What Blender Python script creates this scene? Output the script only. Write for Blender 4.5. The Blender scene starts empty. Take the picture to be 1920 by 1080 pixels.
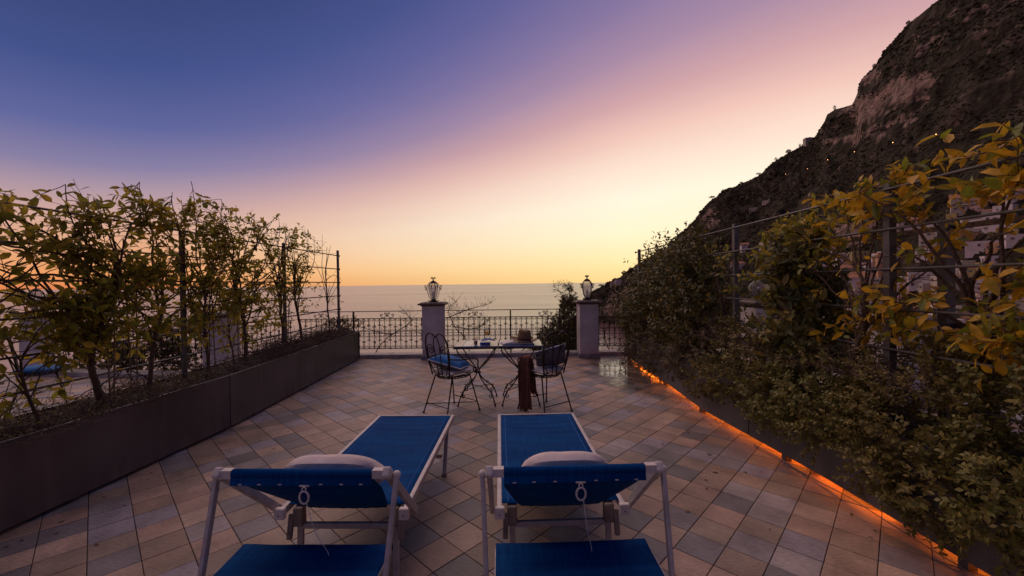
import bpy, math, random
import numpy as np
from mathutils import Vector, Matrix, noise as mn
from math import sin, cos, pi, radians, sqrt, atan2, tan

S = bpy.context.scene
C = S.collection
rnd = random.Random(7)
EYE = Vector((0.0, 0.0, 1.52))

# ------------------------------------------------------------------ camera
F_PX = 756.0
cam_d = bpy.data.cameras.new('camera'); cam = bpy.data.objects.new('camera', cam_d); C.objects.link(cam)
cam_d.sensor_width = 36.0; cam_d.lens = 36.0 * F_PX / 1920.0
cam_d.clip_start = 0.05; cam_d.clip_end = 120000.0
cam.location = EYE
cam.matrix_world = Matrix.Translation(EYE) @ Matrix.Rotation(radians(90 - 0.667), 4, 'X') @ Matrix.Rotation(-math.atan(0.0127), 4, 'Z')
S.camera = cam

# ------------------------------------------------------------------ view
S.view_settings.view_transform = 'Standard'; S.view_settings.look = 'None'
S.view_settings.exposure = 0.0; S.view_settings.gamma = 1.0; S.view_settings.use_curve_mapping = False
S.render.engine = 'CYCLES'
S.cycles.max_bounces = 7; S.cycles.transparent_max_bounces = 20
S.cycles.use_denoising = True
S.cycles.sample_clamp_indirect = 4.0

def lin(r, g, b):
    def f(c):
        c /= 255.0
        return c / 12.92 if c <= 0.04045 else ((c + 0.055) / 1.055) ** 2.4
    return (f(r), f(g), f(b), 1.0)

# ------------------------------------------------------------------ world: afterglow, the sun has set behind the mountain
SUN_AZ = radians(38.0)
W = bpy.data.worlds.new('World'); S.world = W; W.use_nodes = True
nt = W.node_tree; nt.nodes.clear()
def N(t, **k):
    n = nt.nodes.new(t)
    for a, b in k.items(): setattr(n, a, b)
    return n
def M(op, a, b=None, c=None, clamp=False):
    n = N('ShaderNodeMath', operation=op); n.use_clamp = clamp
    for i, v in enumerate((a, b, c)):
        if v is None: continue
        if isinstance(v, (int, float)): n.inputs[i].default_value = v
        else: nt.links.new(v, n.inputs[i])
    return n.outputs[0]
tc = N('ShaderNodeTexCoord'); sp = N('ShaderNodeSeparateXYZ'); nt.links.new(tc.outputs['Generated'], sp.inputs[0])
X, Y, Z = sp.outputs
hl = M('SQRT', M('ADD', M('MULTIPLY', X, X), M('ADD', M('MULTIPLY', Y, Y), 1e-6)))
cd = M('DIVIDE', M('ADD', M('MULTIPLY', X, sin(SUN_AZ)), M('MULTIPLY', Y, cos(SUN_AZ))), hl)
wv = M('POWER', M('MAXIMUM', cd, 0.0), 2.0)
g = M('ADD', M('MULTIPLY', wv, radians(15.0)), radians(9.5))
el = M('ARCTAN2', M('MAXIMUM', Z, 0.0), hl)
t = M('DIVIDE', el, M('MULTIPLY', g, 5.0), clamp=True)
def ramp(stops):
    r = N('ShaderNodeValToRGB'); e = r.color_ramp.elements
    r.color_ramp.interpolation = 'B_SPLINE' if False else 'EASE'
    r.color_ramp.interpolation = 'LINEAR'
    while len(e) > 1: e.remove(e[-1])
    e[0].position = stops[0][0] / 5; e[0].color = lin(*stops[0][1])
    for p, c in stops[1:]:
        q = e.new(p / 5); q.color = lin(*c)
    nt.links.new(t, r.inputs[0]); return r.outputs[0]
near = ramp([(0, (255, 218, 146)), (.12, (255, 232, 174)), (.3, (255, 242, 206)), (.5, (255, 243, 220)), (.68, (252, 224, 206)), (.86, (238, 194, 182)),
             (1.03, (208, 162, 166)), (1.25, (168, 136, 164)), (1.5, (132, 114, 158)), (1.85, (98, 94, 150)), (2.3, (72, 80, 138)), (2.9, (54, 66, 122)), (5, (40, 47, 92))])
away = ramp([(0, (228, 134, 84)), (.15, (238, 158, 100)), (.4, (230, 168, 128)), (.7, (212, 166, 150)), (.98, (178, 150, 162)), (1.25, (134, 124, 162)),
             (1.65, (92, 98, 154)), (2.2, (64, 78, 138)), (3, (48, 62, 114)), (5, (40, 47, 92))])
mx = N('ShaderNodeMix', data_type='RGBA')
nt.links.new(M('ADD', M('MULTIPLY', cd, 1.35), -0.25, clamp=True), mx.inputs[0])
nt.links.new(away, mx.inputs[6]); nt.links.new(near, mx.inputs[7])
# faint streaks of thin haze low over the sea
nz = N('ShaderNodeTexNoise'); nz.inputs['Scale'].default_value = 2.2; nz.inputs['Detail'].default_value = 3
mp = N('ShaderNodeMapping'); mp.inputs['Scale'].default_value = (1, 1, 5)
nt.links.new(tc.outputs['Generated'], mp.inputs[0]); nt.links.new(mp.outputs[0], nz.inputs['Vector'])
hs = N('ShaderNodeHueSaturation'); nt.links.new(mx.outputs[2], hs.inputs['Color'])
nt.links.new(M('ADD', M('MULTIPLY', nz.outputs[0], 0.10), 0.95), hs.inputs['Value'])
bg = N('ShaderNodeBackground'); bg.inputs[1].default_value = 1.0; nt.links.new(hs.outputs[0], bg.inputs[0])
sky = N('ShaderNodeTexSky'); sky.sky_type = 'NISHITA'; sky.sun_disc = False
sky.sun_elevation = radians(1.0); sky.sun_rotation = SUN_AZ
bg2 = N('ShaderNodeBackground'); bg2.inputs[1].default_value = 0.02; nt.links.new(sky.outputs[0], bg2.inputs[0])
ad = N('ShaderNodeAddShader'); nt.links.new(bg.outputs[0], ad.inputs[0]); nt.links.new(bg2.outputs[0], ad.inputs[1])
ow = N('ShaderNodeOutputWorld'); nt.links.new(ad.outputs[0], ow.inputs[0])

# ------------------------------------------------------------------ added soft fill from high front left, brightens terrace and slopes; not sunset light
sd = bpy.data.lights.new('sun', 'SUN'); sd.energy = 1.55; sd.angle = radians(75); sd.color = (1.0, 0.70, 0.58)
sun = bpy.data.objects.new('sun', sd); C.objects.link(sun)
_az, _el = radians(-35), radians(52)
_d = Vector((sin(_az) * cos(_el), cos(_az) * cos(_el), sin(_el)))
sun.rotation_euler = (-_d).to_track_quat('-Z', 'Y').to_euler(); sun.location = (5, 20, 20)

# ================================================================== helpers
def tag(o, label=None, cat=None, group=None, kind=None):
    if label: o['label'] = label
    if cat: o['category'] = cat
    if group: o['group'] = group
    if kind: o['kind'] = kind
    return o
def empty(name, loc=(0, 0, 0), rz=0.0, label=None, cat=None, group=None, kind=None, parent=None):
    o = bpy.data.objects.new(name, None); C.objects.link(o); o.location = loc; o.rotation_euler = (0, 0, rz)
    o.empty_display_size = .1
    if parent: o.parent = parent
    return tag(o, label, cat, group, kind)
def link(name, me, parent=None, loc=(0, 0, 0), rot=(0, 0, 0), scale=None):
    o = bpy.data.objects.new(name, me); C.objects.link(o)
    if parent: o.parent = parent
    o.location = loc; o.rotation_euler = rot
    if scale: o.scale = scale
    return o
def frame_of(d):
    d = d.normalized()
    up = Vector((0, 0, 1)) if abs(d.z) < .95 else Vector((1, 0, 0))
    a = d.cross(up).normalized(); return a, a.cross(d).normalized()

class MB:
    def __init__(s): s.v = []; s.f = []; s.m = []
    def face(s, pts, m=0):
        n = len(s.v); s.v += [tuple(p) for p in pts]; s.f.append(tuple(range(n, n + len(pts)))); s.m.append(m); return s
    def box(s, c, size, rz=0.0, m=0, mat=None, taper=1.0):
        n = len(s.v); hx, hy, hz = size[0] / 2, size[1] / 2, size[2] / 2
        R = mat if mat is not None else Matrix.Rotation(rz, 3, 'Z')
        for dz in (-1, 1):
            k = 1.0 if dz < 0 else taper
            for dx, dy in ((-1, -1), (1, -1), (1, 1), (-1, 1)):
                s.v.append(tuple(Vector(c) + R @ Vector((dx * hx * k, dy * hy * k, dz * hz))))
        for f in ((3, 2, 1, 0), (4, 5, 6, 7), (0, 1, 5, 4), (1, 2, 6, 5), (2, 3, 7, 6), (3, 0, 4, 7)):
            s.f.append(tuple(n + i for i in f)); s.m.append(m)
        return s
    def bar(s, a, b, w, h, m=0, up=None):
        a, b = Vector(a), Vector(b); d = (b - a); L = d.length; d.normalize()
        u = Vector(up) if up else (Vector((0, 0, 1)) if abs(d.z) < .9 else Vector((0, 1, 0)))
        x = d.cross(u).normalized(); z = x.cross(d).normalized()
        R = Matrix((x, d, z)).transposed()
        return s.box((a + b) / 2, (w, L, h), m=m, mat=R)
    def tube(s, pts, r, n=6, m=0, cap=True):
        pts = [Vector(p) for p in pts]; k = len(pts)
        if k < 2: return s
        rr = r if hasattr(r, '__len__') else [r] * k
        base = len(s.v); a, b = frame_of(pts[1] - pts[0])
        for i, p in enumerate(pts):
            d = (pts[min(i + 1, k - 1)] - pts[max(i - 1, 0)])
            if d.length < 1e-9: d = Vector((0, 0, 1))
            d.normalize()
            a = (a - d * a.dot(d))
            if a.length < 1e-6: a, b = frame_of(d)
            a.normalize(); b = a.cross(d)
            for j in range(n):
                t = 2 * pi * j / n
                s.v.append(tuple(p + (a * cos(t) + b * sin(t)) * rr[i]))
        for i in range(k - 1):
            for j in range(n):
                q = base + i * n; s.f.append((q + j, q + (j + 1) % n, q + n + (j + 1) % n, q + n + j)); s.m.append(m)
        if cap:
            s.f.append(tuple(base + j for j in range(n))); s.m.append(m)
            s.f.append(tuple(base + (k - 1) * n + j for j in reversed(range(n)))); s.m.append(m)
        return s
    def lathe(s, prof, n=16, c=(0, 0, 0), m=0, sx=1.0, sy=1.0):
        base = len(s.v); k = len(prof)
        for r, z in prof:
            for j in range(n):
                t = 2 * pi * j / n; s.v.append((c[0] + r * cos(t) * sx, c[1] + r * sin(t) * sy, c[2] + z))
        for i in range(k - 1):
            for j in range(n):
                q = base + i * n; s.f.append((q + j, q + (j + 1) % n, q + n + (j + 1) % n, q + n + j)); s.m.append(m)
        return s
    def ball(s, c, r, n=8, m=0, sz=1.0):
        return s.lathe([(max(1e-4, r * sin(pi * i / 6)), -r * sz * cos(pi * i / 6)) for i in range(7)], n, c, m)
    def mesh(s, name, mats, smooth=False):
        me = bpy.data.meshes.new(name); me.from_pydata(s.v, [], s.f); me.update()
        for x in (mats if isinstance(mats, (list, tuple)) else [mats]): me.materials.append(x)
        if any(s.m): me.polygons.foreach_set('material_index', s.m)
        if smooth: me.polygons.foreach_set('use_smooth', [True] * len(me.polygons))
        return me
    def build(s, name, mats, parent=None, smooth=False, loc=(0, 0, 0), rot=(0, 0, 0), kind=None):
        o = link(name, s.mesh(name, mats, smooth), parent, loc, rot)
        if kind: o['kind'] = kind
        return o

def bevel(o, w=.004, seg=2):
    md = o.modifiers.new('bevel', 'BEVEL'); md.width = w; md.segments = seg; md.limit_method = 'ANGLE'; return o
def copy_tree(o, parent=None):
    c = o.copy(); C.objects.link(c)
    if parent: c.parent = parent
    for ch in list(o.children): copy_tree(ch, c)
    return c
def spiral(c, u, v, r0, turns, a0, n=12, sgn=1, r1=.15):
    """points of a scroll; starts on radius r0 at angle a0 and winds inwards"""
    c, u, v = Vector(c), Vector(u), Vector(v); out = []
    for i in range(n + 1):
        q = i / n; a = a0 + sgn * turns * 2 * pi * q; r = r0 * (1 - (1 - r1) * q)
        out.append(c + u * r * cos(a) + v * r * sin(a))
    return out
def bez(p0, p1, p2, p3, n=10):
    p0, p1, p2, p3 = map(Vector, (p0, p1, p2, p3)); o = []
    for i in range(n + 1):
        t = i / n; o.append(p0 * (1 - t) ** 3 + p1 * 3 * t * (1 - t) ** 2 + p2 * 3 * t * t * (1 - t) + p3 * t ** 3)
    return o
def catmull(P, n=6):
    P = [Vector(p) for p in P]; P = [P[0] * 2 - P[1]] + P + [P[-1] * 2 - P[-2]]; o = []
    for i in range(1, len(P) - 2):
        a, b, c, d = P[i - 1:i + 3]
        for k in range(n):
            t = k / n
            o.append(.5 * ((2 * b) + (c - a) * t + (2 * a - 5 * b + 4 * c - d) * t * t + (3 * b - a - 3 * c + d) * t ** 3))
    o.append(P[-2]); return o

# ------------------------------------------------------------------ materials
def mat(name, col, rough=.6, metal=0.0, var=.0, vscale=8.0, bump=0.0, bscale=40.0, col2=None, spec=.5, coord='Object', detail=4.0, trans=0.0, ior=1.45, rvar=0.0):
    m = bpy.data.materials.new(name); m.use_nodes = True; t = m.node_tree; b = t.nodes['Principled BSDF']
    c = (*col, 1) if len(col) == 3 else col
    b.inputs['Base Color'].default_value = c; b.inputs['Roughness'].default_value = rough; b.inputs['Metallic'].default_value = metal
    b.inputs['Specular IOR Level'].default_value = spec; b.inputs['Transmission Weight'].default_value = trans; b.inputs['IOR'].default_value = ior
    tcn = t.nodes.new('ShaderNodeTexCoord')
    if var > 0 or col2:
        n = t.nodes.new('ShaderNodeTexNoise'); n.inputs['Scale'].default_value = vscale; n.inputs['Detail'].default_value = detail
        t.links.new(tcn.outputs[coord], n.inputs['Vector'])
        mix = t.nodes.new('ShaderNodeMix'); mix.data_type = 'RGBA'
        c2 = (*col2, 1) if col2 else tuple(x * (1 - var) for x in c[:3]) + (1,)
        mix.inputs[6].default_value = c; mix.inputs[7].default_value = c2
        mr = t.nodes.new('ShaderNodeMapRange'); mr.inputs[1].default_value = .35; mr.inputs[2].default_value = .65
        t.links.new(n.outputs[0], mr.inputs[0]); t.links.new(mr.outputs[0], mix.inputs[0]); t.links.new(mix.outputs[2], b.inputs['Base Color'])
        if rvar:
            mm = t.nodes.new('ShaderNodeMapRange'); mm.inputs[3].default_value = rough - rvar; mm.inputs[4].default_value = rough + rvar
            t.links.new(n.outputs[0], mm.inputs[0]); t.links.new(mm.outputs[0], b.inputs['Roughness'])
    if bump > 0:
        n2 = t.nodes.new('ShaderNodeTexNoise'); n2.inputs['Scale'].default_value = bscale; n2.inputs['Detail'].default_value = 5
        t.links.new(tcn.outputs[coord], n2.inputs['Vector'])
        bp = t.nodes.new('ShaderNodeBump'); bp.inputs['Strength'].default_value = bump; bp.inputs['Distance'].default_value = .02
        t.links.new(n2.outputs[0], bp.inputs['Height']); t.links.new(bp.outputs[0], b.inputs['Normal'])
    return m

iron = mat('wrought_iron', (.022, .017, .016), .5, .6, var=.5, vscale=30, bump=.2, bscale=120, col2=(.05, .03, .022))
trellis_m = mat('painted_steel', (.11, .098, .095), .45, .3, var=.4, vscale=12, bump=.1)
planter_m = mat('planter_steel', (.115, .104, .104), .40, .35, var=.35, vscale=1.6, bump=.04, bscale=6, col2=(.075, .062, .060), rvar=.10)
_t = planter_m.node_tree; _b = _t.nodes['Principled BSDF']; _src = _b.inputs['Base Color'].links[0].from_socket
_tc = _t.nodes.new('ShaderNodeTexCoord'); _mp = _t.nodes.new('ShaderNodeMapping'); _mp.inputs['Scale'].default_value = (9, 9, .7); _t.links.new(_tc.outputs['Object'], _mp.inputs[0])
_n = _t.nodes.new('ShaderNodeTexNoise'); _n.inputs['Scale'].default_value = 1; _n.inputs['Detail'].default_value = 6; _t.links.new(_mp.outputs[0], _n.inputs['Vector'])
_sz = _t.nodes.new('ShaderNodeSeparateXYZ'); _t.links.new(_tc.outputs['Object'], _sz.inputs[0])
_r1 = _t.nodes.new('ShaderNodeMapRange'); _r1.inputs[1].default_value = .02; _r1.inputs[2].default_value = .16; _r1.inputs[3].default_value = .16; _r1.inputs[4].default_value = 0; _t.links.new(_sz.outputs[2], _r1.inputs[0])
_a = _t.nodes.new('ShaderNodeMath'); _a.operation = 'ADD'; _t.links.new(_n.outputs[0], _a.inputs[0]); _t.links.new(_r1.outputs[0], _a.inputs[1])
_r2 = _t.nodes.new('ShaderNodeMapRange'); _r2.inputs[1].default_value = .52; _r2.inputs[2].default_value = .78; _r2.inputs[4].default_value = .42; _t.links.new(_a.outputs[0], _r2.inputs[0])
_mx = _t.nodes.new('ShaderNodeMix'); _mx.data_type = 'RGBA'; _mx.inputs[7].default_value = (.20, .165, .155, 1); _t.links.new(_r2.outputs[0], _mx.inputs[0]); _t.links.new(_src, _mx.inputs[6]); _t.links.new(_mx.outputs[2], _b.inputs['Base Color'])
soil_m = mat('soil', (.05, .034, .024), .95, bump=1.0, bscale=30, var=.6, vscale=9)
plaster_m = mat('white_plaster', (.70, .61, .57), .85, var=.25, vscale=3.5, bump=.25, bscale=60, col2=(.52, .44, .41))
plinth_m = mat('grey_plinth', (.33, .30, .31), .85, var=.4, vscale=9, bump=.3)
cap_m = mat('cap_tile', (.17, .12, .10), .7, var=.5, vscale=14, bump=.3)
kerb_m = mat('kerb_stone', (.48, .42, .38), .7, var=.4, vscale=7, bump=.2)
alu_m = mat('white_painted_aluminium', (.44, .385, .37), .4, .2, var=.25, vscale=20, bump=.03)
plastic_m = mat('white_plastic', (.58, .50, .46), .45, var=.12, vscale=15)
tan_m = mat('aged_plastic_hinge', (.25, .19, .15), .6, var=.4, vscale=18)
pillow_m = mat('pillow_cotton', (.66, .54, .50), .92, var=.16, vscale=9, bump=.8, bscale=9)
seatpad_m = mat('seat_pad_cotton', (.66, .58, .54), .9, var=.15, vscale=9, bump=.4, bscale=30)
cushion_blue = mat('cushion_blue', (.02, .16, .42), .85, var=.35, vscale=14, bump=.3, bscale=80)
cushion_grey = mat('cushion_grey', (.13, .13, .16), .9, var=.3, vscale=14, bump=.3, bscale=80)
piping_m = mat('piping', (.6, .58, .62), .8)
scarf_m = mat('brown_wool', (.24, .095, .055), .95, var=.5, vscale=20, bump=.8, bscale=60, col2=(.15, .06, .04))
hat_m = mat('felt_hat', (.23, .13, .065), .92, var=.25, vscale=18, bump=.3, bscale=90)
hatband_m = mat('hat_band', (.07, .035, .025), .7)
glass_m = mat('glass', (1, 1, 1), .03, trans=1.0, ior=1.45)
glass_m.node_tree.nodes.clear(); _t = glass_m.node_tree
_tr = _t.nodes.new('ShaderNodeBsdfTransparent'); _tr.inputs[0].default_value = (.95, .94, .94, 1); _gl = _t.nodes.new('ShaderNodeBsdfGlossy'); _gl.inputs['Roughness'].default_value = .06
_lw = _t.nodes.new('ShaderNodeLayerWeight'); _lw.inputs[0].default_value = .18; _df = _t.nodes.new('ShaderNodeBsdfDiffuse'); _df.inputs[0].default_value = (.6, .56, .56, 1)
_ms = _t.nodes.new('ShaderNodeMixShader'); _m2 = _t.nodes.new('ShaderNodeMixShader'); _m2.inputs[0].default_value = .11; _oo = _t.nodes.new('ShaderNodeOutputMaterial')
_t.links.new(_lw.outputs['Fresnel'], _ms.inputs[0]); _t.links.new(_tr.outputs[0], _m2.inputs[1]); _t.links.new(_df.outputs[0], _m2.inputs[2]); _t.links.new(_m2.outputs[0], _ms.inputs[1]); _t.links.new(_gl.outputs[0], _ms.inputs[2]); _t.links.new(_ms.outputs[0], _oo.inputs[0])
wine_m = mat('white_wine', (.98, .78, .06), .1, trans=.0)
_w = wine_m.node_tree; _wt = _w.nodes.new('ShaderNodeBsdfTranslucent'); _wt.inputs[0].default_value = (1, .80, .05, 1); _wm = _w.nodes.new('ShaderNodeMixShader'); _wm.inputs[0].default_value = .7
_w.links.new(_w.nodes['Principled BSDF'].outputs[0], _wm.inputs[1]); _w.links.new(_wt.outputs[0], _wm.inputs[2]); _w.links.new(_wm.outputs[0], _w.nodes['Material Output'].inputs[0])
paper_m = mat('paper', (.68, .62, .56), .8, var=.15, vscale=60)
bookcover_m = mat('book_cover', (.06, .12, .30), .5)
napkin_m = mat('napkin', (.16, .2, .38), .9, var=.3, vscale=30)
boxblue_m = mat('blue_glaze', (.06, .10, .34), .3)
flower_m = mat('magenta_petal', (.30, .03, .12), .7)
yellow_m = mat('yellow_petal', (.62, .42, .05), .7)
bark_m = mat('bark', (.13, .075, .045), .9, var=.6, vscale=30, bump=.8, bscale=60, col2=(.06, .038, .026))
twig_m = mat('dry_twig', (.14, .085, .06), .9, var=.5, vscale=30, col2=(.07, .045, .03))
cane_m = mat('bamboo_cane', (.22, .14, .07), .7, var=.4, vscale=20)
bulb_m = mat('frosted_bulb', (.32, .29, .29), .4)

def leaf_mat(name, stops, rough=.45, trans=.35, spec=.35):
    m = bpy.data.materials.new(name); m.use_nodes = True; t = m.node_tree; t.nodes.clear()
    oi = t.nodes.new('ShaderNodeObjectInfo'); ge = t.nodes.new('ShaderNodeNewGeometry')
    a = t.nodes.new('ShaderNodeMath'); a.operation = 'ADD'; t.links.new(oi.outputs['Random'], a.inputs[0]); t.links.new(ge.outputs['Random Per Island'], a.inputs[1])
    fr = t.nodes.new('ShaderNodeMath'); fr.operation = 'FRACT'; t.links.new(a.outputs[0], fr.inputs[0])
    r = t.nodes.new('ShaderNodeValToRGB'); e = r.color_ramp.elements
    while len(e) > 1: e.remove(e[-1])
    e[0].position = stops[0][0]; e[0].color = (*stops[0][1], 1)
    for p, c in stops[1:]:
        q = e.new(p); q.color = (*c, 1)
    t.links.new(fr.outputs[0], r.inputs[0])
    tcn = t.nodes.new('ShaderNodeTexCoord'); n = t.nodes.new('ShaderNodeTexNoise'); n.inputs['Scale'].default_value = 25
    t.links.new(ge.outputs['Position'], n.inputs['Vector'])
    mu = t.nodes.new('ShaderNodeMix'); mu.data_type = 'RGBA'; mu.blend_type = 'MULTIPLY'; mu.inputs[0].default_value = .7
    mr = t.nodes.new('ShaderNodeMapRange'); mr.inputs[1].default_value = .3; mr.inputs[2].default_value = .7; mr.inputs[3].default_value = .55; mr.inputs[4].default_value = 1.2
    t.links.new(n.outputs[0], mr.inputs[0]); cb = t.nodes.new('ShaderNodeCombineColor')
    for i in range(3): t.links.new(mr.outputs[0], cb.inputs[i])
    t.links.new(r.outputs[0], mu.inputs[6]); t.links.new(cb.outputs[0], mu.inputs[7])
    p = t.nodes.new('ShaderNodeBsdfPrincipled'); p.inputs['Roughness'].default_value = rough; p.inputs['Specular IOR Level'].default_value = spec
    t.links.new(mu.outputs[2], p.inputs['Base Color'])
    tr = t.nodes.new('ShaderNodeBsdfTranslucent'); t.links.new(mu.outputs[2], tr.inputs[0])
    ms = t.nodes.new('ShaderNodeMixShader'); ms.inputs[0].default_value = trans
    t.links.new(p.outputs[0], ms.inputs[1]); t.links.new(tr.outputs[0], ms.inputs[2])
    o = t.nodes.new('ShaderNodeOutputMaterial'); t.links.new(ms.outputs[0], o.inputs[0]); return m
leaf_olive = leaf_mat('lemon_leaf_olive', [(0, (.20, .20, .03)), (.35, (.30, .28, .035)), (.7, (.42, .32, .04)), (.9, (.56, .37, .045)), (1, (.30, .26, .03))], trans=.66)
leaf_gold = leaf_mat('lemon_leaf_gold', [(0, (.62, .36, .025)), (.3, (.78, .43, .03)), (.5, (.58, .38, .03)), (.66, (.30, .30, .03)), (.8, (.20, .23, .03)), (.92, (.58, .38, .03)), (1, (.72, .33, .025))], trans=.45)
leaf_yg = leaf_mat('lemon_leaf_yellow_green', [(0, (.40, .32, .035)), (.35, (.20, .22, .03)), (.6, (.58, .37, .035)), (.8, (.14, .17, .03)), (1, (.30, .27, .03))], trans=.45)
leaf_dark = leaf_mat('shrub_leaf_dark', [(0, (.07, .078, .024)), (.4, (.11, .10, .028)), (.75, (.15, .125, .03)), (.93, (.32, .21, .04)), (1, (.09, .082, .024))], rough=.42)
leaf_small = leaf_mat('small_leaf', [(0, (.15, .13, .03)), (.4, (.21, .17, .04)), (.8, (.28, .20, .05)), (1, (.16, .12, .04))], rough=.55, trans=.25)
leaf_brown = leaf_mat('small_leaf_brownish', [(0, (.16, .115, .05)), (.4, (.20, .14, .065)), (.75, (.12, .11, .04)), (1, (.26, .17, .09))], rough=.6, trans=.25)
leaf_fresh = leaf_mat('small_leaf_fresh', [(0, (.15, .155, .04)), (.4, (.22, .20, .05)), (.8, (.30, .23, .06)), (1, (.12, .12, .035))], rough=.5, trans=.3)
leaf_dry = leaf_mat('dry_leaf', [(0, (.13, .07, .035)), (.5, (.09, .05, .03)), (1, (.17, .10, .05))], rough=.8, trans=.15)

def fabric(name, col, col2):
    m = bpy.data.materials.new(name); m.use_nodes = True; t = m.node_tree; b = t.nodes['Principled BSDF']
    tcn = t.nodes.new('ShaderNodeTexCoord')
    def nz(sc, det):
        mp = t.nodes.new('ShaderNodeMapping'); mp.inputs['Scale'].default_value = sc; t.links.new(tcn.outputs['Object'], mp.inputs[0])
        n = t.nodes.new('ShaderNodeTexNoise'); n.inputs['Scale'].default_value = 1; n.inputs['Detail'].default_value = det
        t.links.new(mp.outputs[0], n.inputs['Vector']); return n.outputs[0]
    a = nz((150, 5, 5), 3); c = nz((2.0, 22, 4), 2)
    ad = t.nodes.new('ShaderNodeMath'); ad.operation = 'ADD'; t.links.new(a, ad.inputs[0]); t.links.new(c, ad.inputs[1])
    mr = t.nodes.new('ShaderNodeMapRange'); mr.inputs[1].default_value = .7; mr.inputs[2].default_value = 1.3; t.links.new(ad.outputs[0], mr.inputs[0])
    mix = t.nodes.new('ShaderNodeMix'); mix.data_type = 'RGBA'; mix.inputs[6].default_value = (*col, 1); mix.inputs[7].default_value = (*col2, 1)
    t.links.new(mr.outputs[0], mix.inputs[0]); t.links.new(mix.outputs[2], b.inputs['Base Color'])
    b.inputs['Roughness'].default_value = .8; b.inputs['Specular IOR Level'].default_value = .05
    w1 = t.nodes.new('ShaderNodeTexWave'); w1.bands_direction = 'Y'; w1.inputs['Scale'].default_value = 110; t.links.new(tcn.outputs['Object'], w1.inputs['Vector'])
    bp = t.nodes.new('ShaderNodeBump'); bp.inputs['Strength'].default_value = .25; bp.inputs['Distance'].default_value = .003
    t.links.new(a, bp.inputs['Height']); t.links.new(bp.outputs[0], b.inputs['Normal'])
    return m
blue_m = fabric('blue_mesh_fabric', (.001, .030, .125), (.002, .070, .225))
seam_m = mat('blue_seam', (.03, .14, .46), .7)

# tiles: colour by material, wear and wet patch by position
def tile_mat(name, col):
    m = bpy.data.materials.new(name); m.use_nodes = True; t = m.node_tree; b = t.nodes['Principled BSDF']
    ge = t.nodes.new('ShaderNodeNewGeometry'); oi = t.nodes.new('ShaderNodeObjectInfo')
    def nz(s, d, sc=(1, 1, 1)):
        mp = t.nodes.new('ShaderNodeMapping'); mp.inputs['Scale'].default_value = sc
        mp.inputs['Rotation'].default_value = (0, 0, .8); t.links.new(ge.outputs['Position'], mp.inputs[0])
        n = t.nodes.new('ShaderNodeTexNoise'); n.inputs['Scale'].default_value = s; n.inputs['Detail'].default_value = d
        t.links.new(mp.outputs[0], n.inputs['Vector']); return n.outputs[0]
    def mr(x, a, c, d, e):
        q = t.nodes.new('ShaderNodeMapRange'); q.inputs[1].default_value = a; q.inputs[2].default_value = c; q.inputs[3].default_value = d; q.inputs[4].default_value = e
        t.links.new(x, q.inputs[0]); return q.outputs[0]
    def mth(op, a, c):
        q = t.nodes.new('ShaderNodeMath'); q.operation = op
        for i, v in enumerate((a, c)):
            if isinstance(v, float): q.inputs[i].default_value = v
            else: t.links.new(v, q.inputs[i])
        return q.outputs[0]
    grain = nz(28, 8, (1, 3.5, 1)); blot = nz(5, 5); big = nz(.9, 3)
    rv = t.nodes.new('ShaderNodeMath'); rv.operation = 'ADD'; t.links.new(oi.outputs['Random'], rv.inputs[0]); t.links.new(ge.outputs['Random Per Island'], rv.inputs[1])
    fr = mth('FRACT', rv.outputs[0], 0.0)
    k = mth('MULTIPLY', mr(grain, .3, .7, .8, 1.16), mr(blot, .28, .72, 1.16, .66))
    k = mth('MULTIPLY', k, mr(big, .35, .7, 1.08, .74)); k = mth('MULTIPLY', k, mr(fr, 0, 1, .86, 1.12))
    # damp area beside the far pillar
    sp = t.nodes.new('ShaderNodeSeparateXYZ'); t.links.new(ge.outputs['Position'], sp.inputs[0])
    dx = mth('MULTIPLY', mth('SUBTRACT', sp.outputs[0], 1.9), 1.35); dy = mth('MULTIPLY', mth('SUBTRACT', sp.outputs[1], 6.75), .62)
    d = mth('SQRT', mth('ADD', mth('MULTIPLY', dx, dx), mth('MULTIPLY', dy, dy)), 0.0)
    d = mth('ADD', d, mth('MULTIPLY', mth('SUBTRACT', nz(2.6, 4), .5), 1.3))
    wet = mr(d, .66, 1.0, 1, 0)
    film = mth('MULTIPLY', mr(d, .30, .72, 1, 0), mr(nz(6, 3), .30, .44, 0, 1))
    cm = t.nodes.new('ShaderNodeVectorMath'); cm.operation = 'SCALE'; cm.inputs[0].default_value = col
    t.links.new(mth('MULTIPLY', k, mr(wet, 0, 1, 1, .42)), cm.inputs['Scale']); t.links.new(cm.outputs[0], b.inputs['Base Color'])
    ro = mth('SUBTRACT', mr(blot, .3, .7, .62, .50), mth('MULTIPLY', wet, .12))
    ro = mth('MAXIMUM', mth('SUBTRACT', ro, mth('MULTIPLY', film, .6)), .035)
    t.links.new(ro, b.inputs['Roughness']); t.links.new(mr(film, 0, 1, .4, .9), b.inputs['Specular IOR Level'])
    bp = t.nodes.new('ShaderNodeBump'); bp.inputs['Distance'].default_value = .004
    t.links.new(mr(film, 0, 1, .7, .03), bp.inputs['Strength']); t.links.new(grain, bp.inputs['Height']); t.links.new(bp.outputs[0], b.inputs['Normal'])
    return m
TILE_COLS = [(0.387, 0.255, 0.194), (0.352, 0.242, 0.176), (0.44, 0.308, 0.232), (0.299, 0.22, 0.168), (0.229, 0.198, 0.198), (0.189, 0.167, 0.163), (0.308, 0.264, 0.284), (0.352, 0.29, 0.275)]
TILE_W = [17, 18, 12, 16, 13, 10, 10, 8]
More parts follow.
